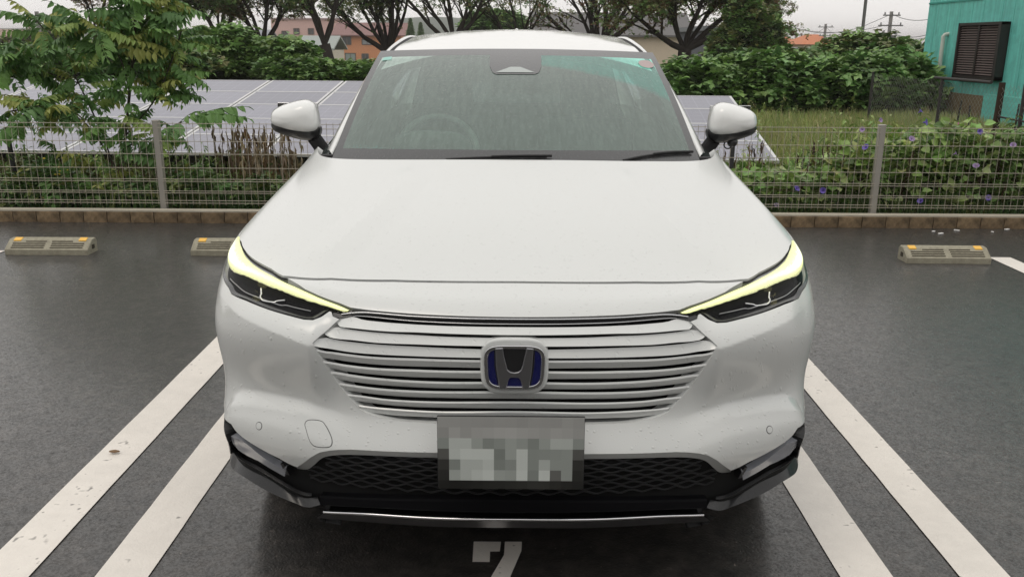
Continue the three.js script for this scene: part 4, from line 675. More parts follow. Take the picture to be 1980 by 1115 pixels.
// bushes: kudzu-covered hedge beyond the field, low shrubs under the trees
{
  const B = (px, py, d, a, h, c) => { const p = at(px, py, d); return [p[0], Math.max(.1, p[1]), p[2], a, h, c]; };
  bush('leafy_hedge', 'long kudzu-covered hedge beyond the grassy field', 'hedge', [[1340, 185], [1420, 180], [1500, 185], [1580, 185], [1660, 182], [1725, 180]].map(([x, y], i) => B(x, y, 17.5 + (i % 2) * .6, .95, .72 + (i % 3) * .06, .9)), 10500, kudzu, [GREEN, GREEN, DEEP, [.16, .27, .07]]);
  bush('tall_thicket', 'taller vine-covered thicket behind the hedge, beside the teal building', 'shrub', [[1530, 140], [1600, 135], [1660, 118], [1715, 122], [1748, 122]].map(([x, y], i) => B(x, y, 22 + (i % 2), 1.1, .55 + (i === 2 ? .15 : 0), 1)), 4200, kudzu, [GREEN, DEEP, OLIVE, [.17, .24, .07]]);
  bush('hanging_creeper', 'creeper-hung dark green tree mass drooping in front of the grey house', 'shrub', [[1400, 100], [1435, 60], [1460, 110], [1480, 70], [1500, 120], [1440, 25]].map(([x, y]) => B(x, y, 27, .55, .75, .6)), 3000, wideLeaf, [DEEP, OLIVE, GREEN]);
  bush('low_shrubs', 'low band of green vines under the trees behind the solar panels', 'shrub', [[560, 140], [610, 150], [660, 150], [700, 150], [760, 150]].map(([x, y], i) => B(x, y, 19, .75, .34, .6)), 3000, kudzu, [GREEN, DEEP, [.16, .26, .07]]);
  bush('round_shrub', 'mid-green leafy shrub between the sapling and the pale shed', 'shrub', [[400, 100], [430, 128], [480, 130], [530, 120], [560, 118], [450, 95]].map(([x, y]) => B(x, y, 20, .72, .5, .6)), 3600, kudzu, [GREEN, GREEN, DEEP, [.18, .28, .07]]);
  bush('side_shrubs', 'shaggy dark shrubs behind the solar panels at the edge of the view', 'shrub', [[-40, 130], [40, 125], [120, 130], [200, 125], [280, 120], [340, 125]].map(([x, y]) => B(x, y, 18.5, .9, .42, .7)), 3600, kudzu, [GREEN, DEEP, OLIVE]);
  bush('grey_bush', 'hazy grey-brown bush far off beyond the sapling', 'shrub', [[70, 82], [100, 76], [125, 84], [20, 95]].map(([x, y]) => B(x, y, 62, 1.1, .9, 1)), 1200, wideLeaf, [OLIVE, DRY, DEEP], undefined, 1.8);
  bush('far_treetop', 'dark green treetop just above the car roof', 'tree', [[925, 48], [960, 45], [985, 50]].map(([x, y]) => B(x, y, 62, 1.3, .9, 1.2)), 1500, wideLeaf, [GREEN, DEEP], undefined, 1.8);
}
// far conifers
[[793, 36, 120], [813, 44, 125]].forEach(([px, py, d], i) => {
  const top = at(px, py, d), t = thing('conifer', i ? 'shorter of the two hazy conifers beyond the car roof' : 'taller of the two hazy conifers beyond the car roof', 'tree', [top[0], -2.5, top[2]]), H = top[1] + 2.5, list = [];
  for (let k = 0; k < 1600; k++) { const h = Math.pow(rnd(), .8) * H, r = (H - h) * .3 * Math.sqrt(rnd()), a = rr(0, 6.283); list.push([Math.cos(a) * r, h, Math.sin(a) * r, 1.6, tone(DEEP, 1), .7]); }
  obj('trunk', bar([0, 0, 0], [0, H, 0], .18, .03), BARK, t); scatter('crown', smallLeaf, LEAF, list, t);
});

// the field: blades of grass, thicker and greener by the fence
{
  const blade = (h, w) => { const g = new THREE.BufferGeometry(), b = rr(-.3, .3); g.setAttribute('position', new THREE.Float32BufferAttribute([-w, 0, 0, w, 0, 0, w * .7 + b * h * .35, h * .6, b * h * .15, -w, 0, 0, w * .7 + b * h * .35, h * .6, b * h * .15, -w * .7 + b * h * .35, h * .6, b * h * .15, -w * .7 + b * h * .35, h * .6, b * h * .15, w * .7 + b * h * .35, h * .6, b * h * .15, b * h, h, b * h * .5], 3)); g.computeVertexNormals(); return g; };
  const clump = (n, h, w, r) => merge3(Array.from({ length: n }, () => blade(h * rr(.6, 1.1), w).rotateY(rr(0, 6.283)).translate(rr(-r, r), 0, rr(-r, r))));
  const tall = clump(9, .3, .006, .1), list = [];
  for (let k = 0; k < 9000; k++) { const d = 8.4 + Math.pow(rnd(), .9) * 9.5, x = rr(1.6, 8); if (x > 6 && d < 10) continue; list.push([x, .06, -d, rr(.6, 1.15), tone(pick([[.42, .44, .17], [.36, .42, .14], [.5, .45, .24], [.3, .4, .12]]), rr(.8, 1.2)), .15]); }
  for (let k = 0; k < 2500; k++) { const d = 9 + rnd() * 14, x = rr(-12, 2); list.push([x, .06, -d, rr(.5, .9), tone(pick([[.18, .22, .06], [.22, .24, .08]]), 1), .15]); }
  tag(scatter('field_grass', tall, BLADE, list), 'yellowish grass of the open field between the fence and the hedge', 'grass', null, 'stuff');
  const bank = clump(8, .22, .007, .07), l2 = [];
  for (let k = 0; k < 4200; k++) { const x = rr(-6.5, 6.5), d = 7.6 + Math.pow(rnd(), 1.5) * 1.1; l2.push([x, .06, -d, rr(.5, 1.25) * (x < -1 ? 1 : .8), tone(pick([[.09, .17, .05], [.12, .2, .06], [.17, .2, .07], [.06, .12, .04]]), rr(.7, 1.15)), .18]); }
  tag(scatter('verge_grass', bank, BLADE, l2), 'dark green grass and weeds growing along the back of the mesh fence', 'grass', null, 'stuff');
  const weed = tuft(6, .09, .055, .9), l4 = [];
  for (let k = 0; k < 1500; k++) { const px = rr(-30, 640), d = 7.62 + Math.pow(rnd(), 1.4) * .9, p = at(px, 380, d), H = .16 + .2 * Math.abs(Math.sin(px * .021) * Math.sin(px * .009 + 1)); l4.push([p[0], .07 + rnd() * H, -d, rr(.45, 1.1), tone(pick([[.14, .26, .07], [.2, .32, .09], [.1, .19, .05], [.28, .32, .1]]), rr(.5, 1.2)), .7]); }
  tag(scatter('verge_weeds', weed, LEAF, l4), 'leafy green weeds along the foot of the fence beside the sapling', 'weeds', null, 'stuff');
  const herb = merge3([new THREE.CylinderGeometry(.002, .004, .8, 4).translate(0, .4, 0), ...Array.from({ length: 22 }, () => leafGeo(rr(.05, .1), rr(.02, .035), .3, .4).rotateX(rr(-.3, .6)).rotateY(rr(0, 6.283)).translate(0, rr(.12, .8), 0))]);
  const l5 = []; for (let k = 0; k < 190; k++) { const p = at(rr(1420, 2000), 380, rr(7.68, 8.7)); l5.push([p[0], .06, p[2], rr(.45, 1.05) * (p[0] < 2.8 ? .6 : 1), tone(pick([[.34, .46, .14], [.42, .5, .18], [.24, .36, .1]]), rr(.6, 1.2)), .25]); }
  for (let k = 0; k < 60; k++) { const p = at(rr(0, 470), 380, rr(7.68, 8.5)); l5.push([p[0], .06, p[2], rr(.35, .7), tone(pick([[.28, .4, .12], [.2, .32, .09]]), rr(.6, 1.2)), .25]); }
  for (let k = 0; k < 130; k++) { const d = 9 + rnd() * 8, x = 1.8 + rnd() * 4.2; l5.push([x, .06, -d, rr(.35, .75), tone(pick([[.36, .42, .15], [.42, .42, .2], [.26, .36, .1]]), rr(.7, 1.2)), .25]); }
  tag(scatter('tall_weeds', herb, LEAF, l5), 'tall leafy green weeds standing among the vines behind the fence', 'weeds', null, 'stuff');
  // dry brown weeds beside the car's mirror
  const stalk = merge3([new THREE.CylinderGeometry(.003, .005, .7, 4).translate(0, .35, 0), ...Array.from({ length: 12 }, () => leafGeo(rr(.06, .13), rr(.01, .018), .3, .6).rotateX(rr(.5, 1.3)).rotateY(rr(0, 6.283)).translate(0, rr(.15, .7), 0))]);
  const l3 = []; for (let k = 0; k < 120; k++) { const p = at(500 + (rnd() + rnd() - 1) * 95, 380, rr(7.75, 8.5)); l3.push([p[0], .07, p[2], rr(.35, 1.0), tone(pick([DRY, RUST, [.26, .2, .12], [.36, .3, .2]]), rr(.7, 1.3)), .16]); }
  for (let k = 0; k < 120; k++) { const p = at(rr(0, 420), 380, rr(7.8, 8.6)); l3.push([p[0], .07, p[2], rr(.35, .6), tone(pick([DRY, RUST, OLIVE]), rr(.5, 1)), .16]); }
  for (let k = 0; k < 110; k++) { const p = at(rr(1400, 1980), 380, rr(7.7, 8.5)); l3.push([p[0], .07, p[2], rr(.4, .85), tone(pick([DRY, RUST, [.09, .05, .03]]), rr(.5, 1)), .2]); }
  tag(scatter('dry_weeds', stalk, BLADE, l3), 'dry brown weed stalks behind the wire fence', 'weeds', null, 'stuff');
}
// morning glory scrambling over the ground behind the fence
{
  const vine = thing('morning_glory', 'tangle of morning glory vines with purple flowers behind the fence', 'vine'), heart = tuft(3, .1, .09, .9), list = [];
  const hgt = (x) => .26 + .40 * step(2.5, 3.4, x) + .1 * Math.exp(-(((x - 3.75) / .35) ** 2)) + .1 * Math.sin(x * 5) * Math.sin(x * 2.3);
  for (let k = 0; k < 3600; k++) { const x = 1.75 + Math.pow(rnd(), .75) * 4.2, d = 7.66 + Math.pow(rnd(), 1.3) * 1.2, H = hgt(x) * (1 - .25 * (d - 7.66)); const y = .1 + Math.pow(rnd(), .8) * H; list.push([x, y, -d, rr(.6, 1.15), tone(pick([[.3, .46, .13], [.36, .5, .17], [.19, .32, .08], [.44, .5, .2]]), rr(.45, 1.25)), .8]); }
  scatter('foliage', heart, LEAF, list, vine);
  const stems = []; for (let k = 0; k < 60; k++) { const x = rr(1.8, 5.8), d = rr(7.7, 8.6), H = hgt(x); stems.push(tube([[x, .05, -d], [x + rr(-.2, .2), H * .4, -d + rr(-.1, .1)], [x + rr(-.4, .4), H * .8, -d + rr(-.1, .1)], [x + rr(-.5, .5), H, -d]], .004, 10, 4)); }
  obj('stems', stems, std(lin(.09, .06, .04), .9), vine);
  const flower = new THREE.LatheGeometry([[.002, -.045], [.006, -.03], [.012, -.008], [.03, .004], [.036, .003]].map((p) => new THREE.Vector2(...p)), 14); flower.rotateX(1.15);
  const purple = leafMat(lin(.2, .14, .55), .3), pink = leafMat(lin(.6, .12, .4), .3), pale = leafMat(lin(.42, .3, .55), .3);
  for (const [px, py, m] of [[1782, 214, 0], [1792, 236, 0], [1850, 240, 1], [1896, 254, 0], [1704, 232, 2], [1674, 284, 0], [1764, 268, 2], [1668, 250, 2], [1592, 368, 0], [1542, 364, 0], [1912, 382, 0], [1780, 388, 0], [1960, 280, 2], [1888, 320, 2], [1502, 396, 2], [1850, 296, 2]]) { const p = at(px, py, py < 250 ? 7.85 : 7.6), f = shade(new THREE.Mesh(flower, [purple, pink, pale][m])); f.name = 'flower'; f.position.set(p[0], p[1], p[2]); f.rotation.set(rr(-.7, .5), rr(-1.1, 1.1), rr(-.5, .5)); f.scale.setScalar(rr(.6, .85)); vine.add(f); }
}
// yellow-flowered weed near the fence
{
  const w = thing('yellow_flower_weed', 'wild plant with small yellow flowers behind the fence beside the sapling', 'plant'), st = [], fl = [];
  for (let k = 0; k < 16; k++) { const b = at(rr(70, 130), 390, 7.72), t = at(rr(75, 132), rr(305, 350), 7.72); st.push(tube([[b[0], .06, b[2]], [b[0], (b[1] + t[1]) / 2, b[2] + rr(-.05, .05)], t], .002, 6, 4)); fl.push(new THREE.IcosahedronGeometry(rr(.007, .014), 1).scale(1, .6, 1).translate(...t)); }
  obj('stems', st, std(lin(.07, .1, .03), .9), w); for (const g of fl) obj('flower', g, std(lin(.55, .42, .05), .7), w);
}
// the tall sapling with feathered leaves
{
  const s = thing('sapling', 'tall sapling with long feathered leaves leaning over the wire fence', 'tree'), wood = [];
  const frond = (len, pairs) => {
    const g = [], c = new THREE.QuadraticBezierCurve3(new THREE.Vector3(0, 0, 0), new THREE.Vector3(0, .1 * len, len * .5), new THREE.Vector3(0, -.12 * len, len));
    const tb = new THREE.TubeGeometry(c, 8, .0022, 4); g.push(tb);
    for (let i = 1; i <= pairs; i++) { const t = .13 + .85 * i / pairs, p = c.getPoint(t), l = len * .29 * Math.sin(Math.PI * (.22 + .66 * t)) * rr(.85, 1.15); for (const k of i === pairs ? [0] : [-1, 1]) g.push(leafGeo(l, l * .52, .25, .35).rotateX(rr(.25, .75)).rotateY(k * rr(1.0, 1.35)).translate(p.x, p.y, p.z)); }
    return merge3(g);
  };
  const FR = [frond(.46, 7), frond(.54, 8), frond(.4, 6), frond(.5, 8)];
  const mats = [[.13, .26, .065], [.18, .33, .085], [.09, .19, .055], [.26, .36, .09], [.15, .29, .085], [.12, .24, .07], [.35, .38, .1]].map((c) => leafMat(lin(...c), .35));
  const J = (px, py, d) => at(px, py, d);
  const stems = [[[238, 400, 8.2], [236, 330, 8.2], [245, 230, 8.2], [255, 120, 8.2], [262, 20, 8.2], [268, -60, 8.2]], [[230, 380, 8.25], [205, 280, 8.3], [170, 200, 8.35], [140, 140, 8.4], [95, 70, 8.4], [70, 40, 8.4]], [[228, 330, 8.15], [160, 235, 8.1], [90, 205, 8.0], [20, 215, 7.9]], [[244, 260, 8.2], [300, 190, 8.25], [330, 120, 8.3], [350, 60, 8.3]], [[250, 180, 8.2], [230, 110, 8.1], [190, 60, 8.0], [160, 40, 8.0]], [[236, 340, 8.2], [300, 270, 8.05], [350, 235, 7.95]], [[252, 130, 8.2], [290, 70, 8.3], [310, 10, 8.3]], [[150, 160, 8.4], [60, 130, 8.3], [0, 110, 8.2]]];
  const spots = [];
  stems.forEach((st, k) => { const pts = st.map((p) => J(...p)); wood.push(tube(pts, k === 0 ? .013 : .007, 30, 6)); const c = new THREE.CatmullRomCurve3(pts.map(V)), n = [84, 56, 44, 48, 40, 16, 46, 40][k]; for (let i = 0; i < n; i++) { const t = .3 + .7 * Math.pow((i + rnd()) / n, .85); spots.push([c.getPoint(Math.min(1, t)), t]); } });
  for (let i = 0; i < 34; i++) spots.push([V(J(rr(90, 330), rr(270, 385), rr(7.9, 8.3))), .5]);
  obj('trunk', wood, std(lin(.05, .04, .03), .85), s);
  for (const [p, t] of spots) { const f = shade(new THREE.Mesh(pick(FR), pick(mats))); f.name = 'leaf'; f.position.copy(p); f.rotation.set(rr(-.7, .75), rr(0, 6.283), rr(-.7, .7), 'YXZ'); f.scale.setScalar(rr(.45, .95)); s.add(f); }
  for (const [px, py, a, b] of [[345, 240, 1.9, -.35], [350, 232, 1.5, -.15], [20, 235, -1.2, .1], [60, 230, -.6, .3], [100, 300, .4, .5], [130, 330, 0, .6]]) { const f = shade(new THREE.Mesh(FR[1], mats[0])); f.name = 'leaf'; f.position.set(...J(px, py, 7.95)); f.rotation.set(b, a, 0, 'YXZ'); f.scale.setScalar(1.15); s.add(f); }
}
// ---------- solar array on low posts
{
  const O = V(planar(1510, 312, .29)), LL = V(planar(60, 292, .29)), ex = LL.clone().sub(O); ex.y = 0; ex.normalize();
  const back = new THREE.Vector3(ex.z, 0, -ex.x); if (back.z > 0) back.negate();
  const tilt = 9 * Math.PI / 180, ez = back.clone().multiplyScalar(Math.cos(tilt)).add(new THREE.Vector3(0, Math.sin(tilt), 0)), ny = new THREE.Vector3().crossVectors(ez, ex).normalize(); if (ny.y < 0) ny.negate();
  const a = thing('solar_array', 'low tilted array of blue-grey solar panels beyond the fence', 'solar array');
  const CW = 1.13, CH = .79, cell = new THREE.BoxGeometry(CW - .06, .012, CH - .028), frameG = mergeGeometries([box(CW - .02, .034, .018, 0, -.008, CH / 2 - .012), box(CW - .02, .034, .018, 0, -.008, -CH / 2 + .012), box(.034, .034, CH - .06, CW / 2 - .03, -.008, 0), box(.034, .034, CH - .06, -CW / 2 + .03, -.008, 0)].map(plain));
  const CELL = tex(256, (u, v) => { const x = (u * 6) % 1, y = (v * 4) % 1, l = x < .02 || y < .03 ? .12 : 0, b = (u * 18) % 1 < .05 ? .03 : 0; return [.5 + l + b, .5 + l + b, .55 + l + b]; }, true);
  const cm = [0, 1, 2].map((k) => phys(new THREE.Color().setScalar([1, .92, 1.08][k]), .3, { map: CELL, specularIntensity: .55 })), fm = std(lin(.62, .62, .62), .45, { metalness: .3 });
  const basis4 = new THREE.Matrix4().makeBasis(ex, ny, ez.clone());
  const q = new THREE.Quaternion().setFromRotationMatrix(new THREE.Matrix4().makeBasis(ex.clone().negate(), ny, ez.clone().negate()));
  for (let c = 0; c < 14; c++) for (let r = 0; r < (c < 3 ? 4 : 5); r++) {
    const p = O.clone().addScaledVector(ex, (c + .5) * CW).addScaledVector(ez, (r + .5) * CH), m = shade(new THREE.Mesh(cell, pick(cm))); m.name = 'solar_panel'; m.position.copy(p); m.quaternion.copy(q); a.add(m);
    const f = shade(new THREE.Mesh(frameG, fm)); f.name = 'panel_frame'; m.add(f);
  }
  const dark = std(lin(.03, .03, .032), .6);
  for (let c = 0; c <= 14; c += 2) for (const r of [.4, 3.3]) { const p = O.clone().addScaledVector(ex, c * CW + (c ? 0 : .1)).addScaledVector(ez, r * CH); obj('support_post', bar([p.x, -.1, p.z], [p.x, p.y - .03, p.z], .03, .03, 8), dark, a); }
  for (const r of [.15, 2.2, 3.7]) { const p = O.clone().addScaledVector(ez, r * CH).addScaledVector(ny, -.05), e = p.clone().addScaledVector(ex, 14 * CW); obj('support_rail', bar(p.toArray(), e.toArray(), .025, .025, 6), dark, a); }
  for (const [px, y0, y1, d] of [[12, 250, 402, 7.95], [1418, 270, 420, 7.95]]) { const t = at(px, y0, d), b = at(px + 8 * (px < 100 ? 1 : -1), y1, d); tag(obj('dark_post', [bar([t[0] + (px < 100 ? .02 : 0), 0, t[2]], t, .022, .022, 8), new THREE.SphereGeometry(.024, 8, 6).translate(...t)], dark), px < 100 ? 'thin black post behind the fence beside the sapling' : 'thin black post behind the fence beside the door mirror', 'post'); }
}
// ---------- the teal building, its window and the old chain-link fence
{
  const TEALMAP = tex(256, (u, v) => { const a = fK(u, v), b = noise2(40, 3)(u, v * .06), k = .9 + (a - .5) * .14 + (b - .5) * .12; return [k, k, k]; }, true, .6);
  const X = 8.5, on = (px, py) => { const a = at(px, py, 1), t = X / a[0]; return [X, CAM_H + (a[1] - CAM_H) * t, a[2] * t]; };
  const b = thing('teal_building', 'teal metal-clad building with a dark louvred window', 'building');
  const far = on(1789, 100)[2], y0 = on(1850, 180)[1], teal = [0, 1, 2].map((k) => std(lin([.17, .176, .164][k], [.63, .645, .61][k], [.55, .565, .535][k]), .5, { map: TEALMAP, bumpMap: STONE_BUMP, bumpScale: .0006 })), plinth = std(lin(.42, .34, .25), .9, { map: CONC });
  const seams = [1797, 1811.6, 1833.8, 1858, 1881.6, 1903.7, 1940, 1963, 1990].map((px) => on(px, 20)[2]); let z = seams[seams.length - 1]; while (z < -8.2) { z += .42; seams.push(z); }
  for (let i = 0; i < seams.length - 1; i++) { const w = seams[i + 1] - seams[i]; obj('siding_panel', wallUV(rbox(.03, 4.6 - y0, w - .012, .004, X + .016, (4.6 + y0) / 2, (seams[i] + seams[i + 1]) / 2)), pick(teal), b); }
  const near = seams[seams.length - 1], len = near - seams[0], mid = (near + seams[0]) / 2;
  obj('wall', [box(6, 4.6, len - .02, X + 3.05, 2.3, mid)], std(lin(.03, .2, .17), .6), b);
  obj('end_wall', [box(6.1, 4.5, .03, X + 3.06, 2.35, seams[0] - .012)], teal[0], b);
  obj('plinth', rbox(.06, y0 + .3, len, .01, X + .005, y0 / 2 - .16, mid), plinth, b);
  { const a = on(1806, 180)[2], c = on(1906, 180)[2], h = y0; obj('patched_boards', rbox(.04, .36, c - a, .006, X - .012, h - .17, (a + c) / 2), std(lin(.5, .40, .29), .85, { map: CONC }), b); const e = near; obj('lower_siding', rbox(.03, .5, e - c, .004, X - .02, h - .2, (c + e) / 2 + .02), teal[1], b); }
  const ln = on(1810, 6)[1]; obj('trim_line', box(.02, .03, 2.2, X - .008, ln, seams[0] + 1.1), std(lin(.04, .3, .25), .5), b);
  obj('roof', box(6.6, .12, len + .5, X + 3, 4.68, mid), std(lin(.2, .2, .2), .6), b);
  // louvred window
  const w0 = on(1870, 47), w1 = on(1957, 38), hb = on(1862, 150)[1], ht = w0[1] + .02, zl = w0[2], zr = w1[2], win = new THREE.Group(); win.name = 'louvred_window'; b.add(win);
  const dk = std(lin(.022, .017, .016), .5), sl = std(lin(.16, .125, .115), .45), zm = (zl + zr) / 2, W = zr - zl, Hh = ht - hb;
  obj('window_frame', [box(.16, .05, W, X - .07, ht - .025, zm), box(.16, .06, W, X - .07, hb + .03, zm), box(.16, Hh, .05, X - .07, (ht + hb) / 2, zl + .025), box(.17, Hh, .09, X - .075, (ht + hb) / 2, zr - .045), box(.14, Hh, .05, X - .06, (ht + hb) / 2, zm - .03), box(.02, Hh, W, X - .004, (ht + hb) / 2, zm)], dk, win);
  const n = 20; for (let k = 0; k < n; k++) for (const [a, c] of [[zl + .05, zm - .055], [zm - .005, zr - .09]]) { const y = hb + .07 + (Hh - .13) * (k + .5) / n; obj('louvre_slat', box(.036, .006, c - a, X - .1, y, (a + c) / 2, 0, 0, .6), sl, win); }
  // vent pipe
  const t = on(1835, 66), u = on(1820, 190); obj('vent_pipe', [tube([[X - .09, u[1], t[2]], [X - .09, t[1] - .12, t[2]], [X - .09, t[1] - .03, t[2]], [X - .02, t[1], t[2]], [X + .02, t[1], t[2]]], .04, 30, 12), rbox(.1, .03, .12, .005, X - .05, (t[1] + u[1]) / 2, t[2])], std(lin(.55, .57, .52), .6), b);
}
{
  const X = 6.15, f = thing('chain_link_fence', 'old rusty chain-link fence with dark posts before the teal building', 'fence'), iron = std(lin(.03, .026, .024), .7), rust = std(lin(.10, .055, .032), .9, { map: CONC }), grey = std(lin(.3, .3, .26), .6, { metalness: .3 });
  const zs = [-15.6, -13.05, -11.45, -10.9, -10.35, -9.6, -8.6]; 
  zs.forEach((z, i) => obj('fence_post', bar([X, 0, z], [X + (i === 2 ? .01 : 0), 1.04, z], i === 2 ? .045 : .026, i === 2 ? .04 : .026, 8), i === 2 ? rust : iron, f));
  obj('top_rail', [bar([X, 1.03, -13.3], [X, 1.03, -11.7], .022, .022, 8)], iron, f);
  obj('mid_rail', [bar([X, .62, -11.45], [X, .55, -8.6], .012, .012, 6), bar([X, .42, -13.05], [X, .40, -11.6], .01, .01, 6)], iron, f);
  const g = []; for (let z = -15.6; z < -8.6; z += .09) for (const k of [-1, 1]) { const top = 1.0 + rr(-.03, .02), l = top - .05; const pts = []; for (let j = 0; j <= 12; j++) pts.push([X + (j % 2 ? .004 : -.004) * k, .05 + l * j / 12, z + k * .045 * (j % 2 ? 1 : -1) + .0]); for (let j = 0; j < 12; j++) g.push(bar(pts[j], pts[j + 1], .0016, .0016, 3)); }
  tag(obj('wire_mesh', g, grey, f), null, null, null, 'stuff');
  for (const [z, y, s] of [[-12.6, .75, .3], [-12.2, .7, -.2], [-11.1, .8, .1], [-10.6, .7, .15]]) obj('fence_stake', bar([X + .05, .1, z], [X + .05, y, z + s * .3], .012, .012, 5), iron, f);
}
// ---------- far buildings, poles and wires
function house(name, label, px0, px1, pyTop, pyBase, d, depth, wall, roofC, o = {}) {   // gabled or flat house whose front spans those pixels at d metres
  const a = at(px0, pyBase, d), c = at(px1, pyTop, d), x0 = a[0], x1 = c[0], y0 = a[1] - 3, y1 = c[1], h = thing(name, label, 'building', [(x0 + x1) / 2, 0, -d]), W = x1 - x0, mW = std(lin(...wall), .85), mR = std(lin(...roofC), .7);
  obj('wall', wallUV(box(W, y1 - y0, depth, 0, (y0 + y1) / 2, -depth / 2)), mW, h);
  const rh = o.rise ?? 0, e = o.eave ?? .5;
  if (rh) { if (o.hip) { const P = [[-W / 2 - e, y1, e], [W / 2 + e, y1, e], [W / 2 + e, y1, -depth - e], [-W / 2 - e, y1, -depth - e], [-W * .2, y1 + rh, -depth / 2], [W * .2, y1 + rh, -depth / 2]], pos = []; for (const t of [[0, 1, 5], [0, 5, 4], [1, 2, 5], [2, 3, 4], [2, 4, 5], [3, 0, 4], [0, 2, 1], [0, 3, 2]]) for (const k of t) pos.push(...P[k]); const g = new THREE.BufferGeometry(); g.setAttribute('position', new THREE.Float32BufferAttribute(pos, 3)); g.computeVertexNormals(); obj('roof', g, mR, h); }
    else { const sh = new THREE.Shape([[e, 0], [e, .15], [-depth / 2, rh + .15], [-depth - e, .15], [-depth - e, 0], [-depth / 2, rh]].map((p) => new THREE.Vector2(...p))); const g = new THREE.ExtrudeGeometry(sh, { depth: W + 2 * e, bevelEnabled: false }); g.rotateY(-Math.PI / 2); g.translate(W / 2 + e, y1, 0); obj('roof', g, mR, h); } }
  else obj('roof', box(W + e, .25, depth + e, 0, y1 + .12, -depth / 2), mR, h);
  for (const [wx0, wx1, wy0, wy1, c] of o.windows ?? []) { const p = at(wx0, wy1, d), q = at(wx1, wy0, d), cx = (p[0] + q[0]) / 2 - (x0 + x1) / 2, cy = (p[1] + q[1]) / 2, w = q[0] - p[0], hh = q[1] - p[1], g = obj('window', mergeGeometries([box(w, .12, .1, 0, hh / 2, 0), box(w, .12, .1, 0, -hh / 2, 0), box(.12, hh, .1, -w / 2, 0, 0), box(.12, hh, .1, w / 2, 0, 0), box(.08, hh, .08, 0, 0, 0)].map((b) => plain(b.translate(cx, cy, .05)))), std(lin(.12, .09, .07), .6), h); obj('pane', box(w, hh, .04, cx, cy, .02), std(lin(...(c ?? [.07, .075, .075])), .2), g); }
  return h;
}
house('orange_house', 'orange two-storey house with a dull red roof beyond the trees', 655, 775, 70, 128, 140, 8, [.62, .27, .13], [.22, .12, .11], { rise: 1.9, eave: .8, windows: [[663, 678, 71, 86], [700, 719, 76, 86, [.3, .32, .33]], [668, 687, 103, 120, [.25, .3, .27]], [700, 712, 104, 118]] });
house('pink_building', 'pale pink apartment building partly hidden by tree trunks', 528, 652, 38, 115, 150, 10, [.62, .42, .38], [.4, .3, .3], { windows: [[568, 578, 55, 66], [596, 606, 55, 66], [545, 556, 60, 72]] });
house('pale_shed', 'pale cream shed with a grey-green roof beside the forked tree', 572, 640, 97, 126, 80, 6, [.62, .56, .46], [.3, .33, .31], { rise: 1.1, eave: .3, windows: [[607, 613, 99, 110]] });
house('grey_house', 'small grey-roofed house glimpsed between two trunks', 438, 502, 92, 120, 90, 7, [.5, .48, .45], [.25, .26, .28], { rise: 1.6, windows: [[470, 488, 97, 108, [.6, .6, .6]]] });
house('long_hall', 'long cream hall with a broad grey roof behind the trees', 1040, 1330, 72, 120, 75, 9, [.62, .52, .40], [.12, .115, .115], { rise: 1.9, eave: .6 });
house('dark_house', 'dark grey flat-roofed house with white window panes', 1362, 1519, 60, 130, 48, 8, [.1, .105, .12], [.16, .17, .18], { windows: [[1388, 1395, 88, 98, [.7, .7, .68]], [1397, 1404, 88, 98, [.7, .7, .68]], [1407, 1412, 88, 98, [.7, .7, .68]], [1370, 1400, 106, 124, [.08, .09, .11]]] });
house('orange_roof_house', 'low house with an orange hipped roof in front of utility poles', 1556, 1618, 86, 105, 120, 8, [.55, .42, .28], [.5, .17, .07], { rise: 1.3, hip: true, eave: .8 });
house('second_orange_roof_house', 'house with an orange hipped roof beside the flat dark house', 1500, 1545, 86, 105, 130, 8, [.55, .42, .28], [.45, .15, .07], { rise: 1.2, hip: true, eave: .8 });
house('grey_roof_house', 'house with a grey hipped roof next to the larger orange roof', 1616, 1652, 87, 105, 125, 8, [.4, .36, .3], [.22, .23, .22], { rise: 1.1, hip: true, eave: .6 });
house('white_store', 'long low white building with a grey fascia above the thicket', 1540, 1650, 99, 125, 70, 8, [.72, .67, .6], [.2, .2, .21], { eave: .6 });
house('grey_fascia_building', 'long grey-topped building between the utility pole and the teal wall', 1706, 1800, 91, 112, 80, 8, [.42, .40, .38], [.22, .22, .23], {});
house('white_shed', 'white shed roof glimpsed through the sapling leaves', 108, 180, 112, 128, 60, 5, [.7, .7, .68], [.75, .74, .73], {});
house('brick_red_house', 'reddish house at the edge of the view behind the sapling', -40, 6, 78, 120, 110, 8, [.5, .3, .22], [.3, .2, .17], { rise: 1.2 });
house('grey_gable_house', 'pale grey house showing through the sapling beside the slim tree', 190, 215, 82, 110, 100, 7, [.5, .5, .5], [.3, .3, .33], { rise: 1 });
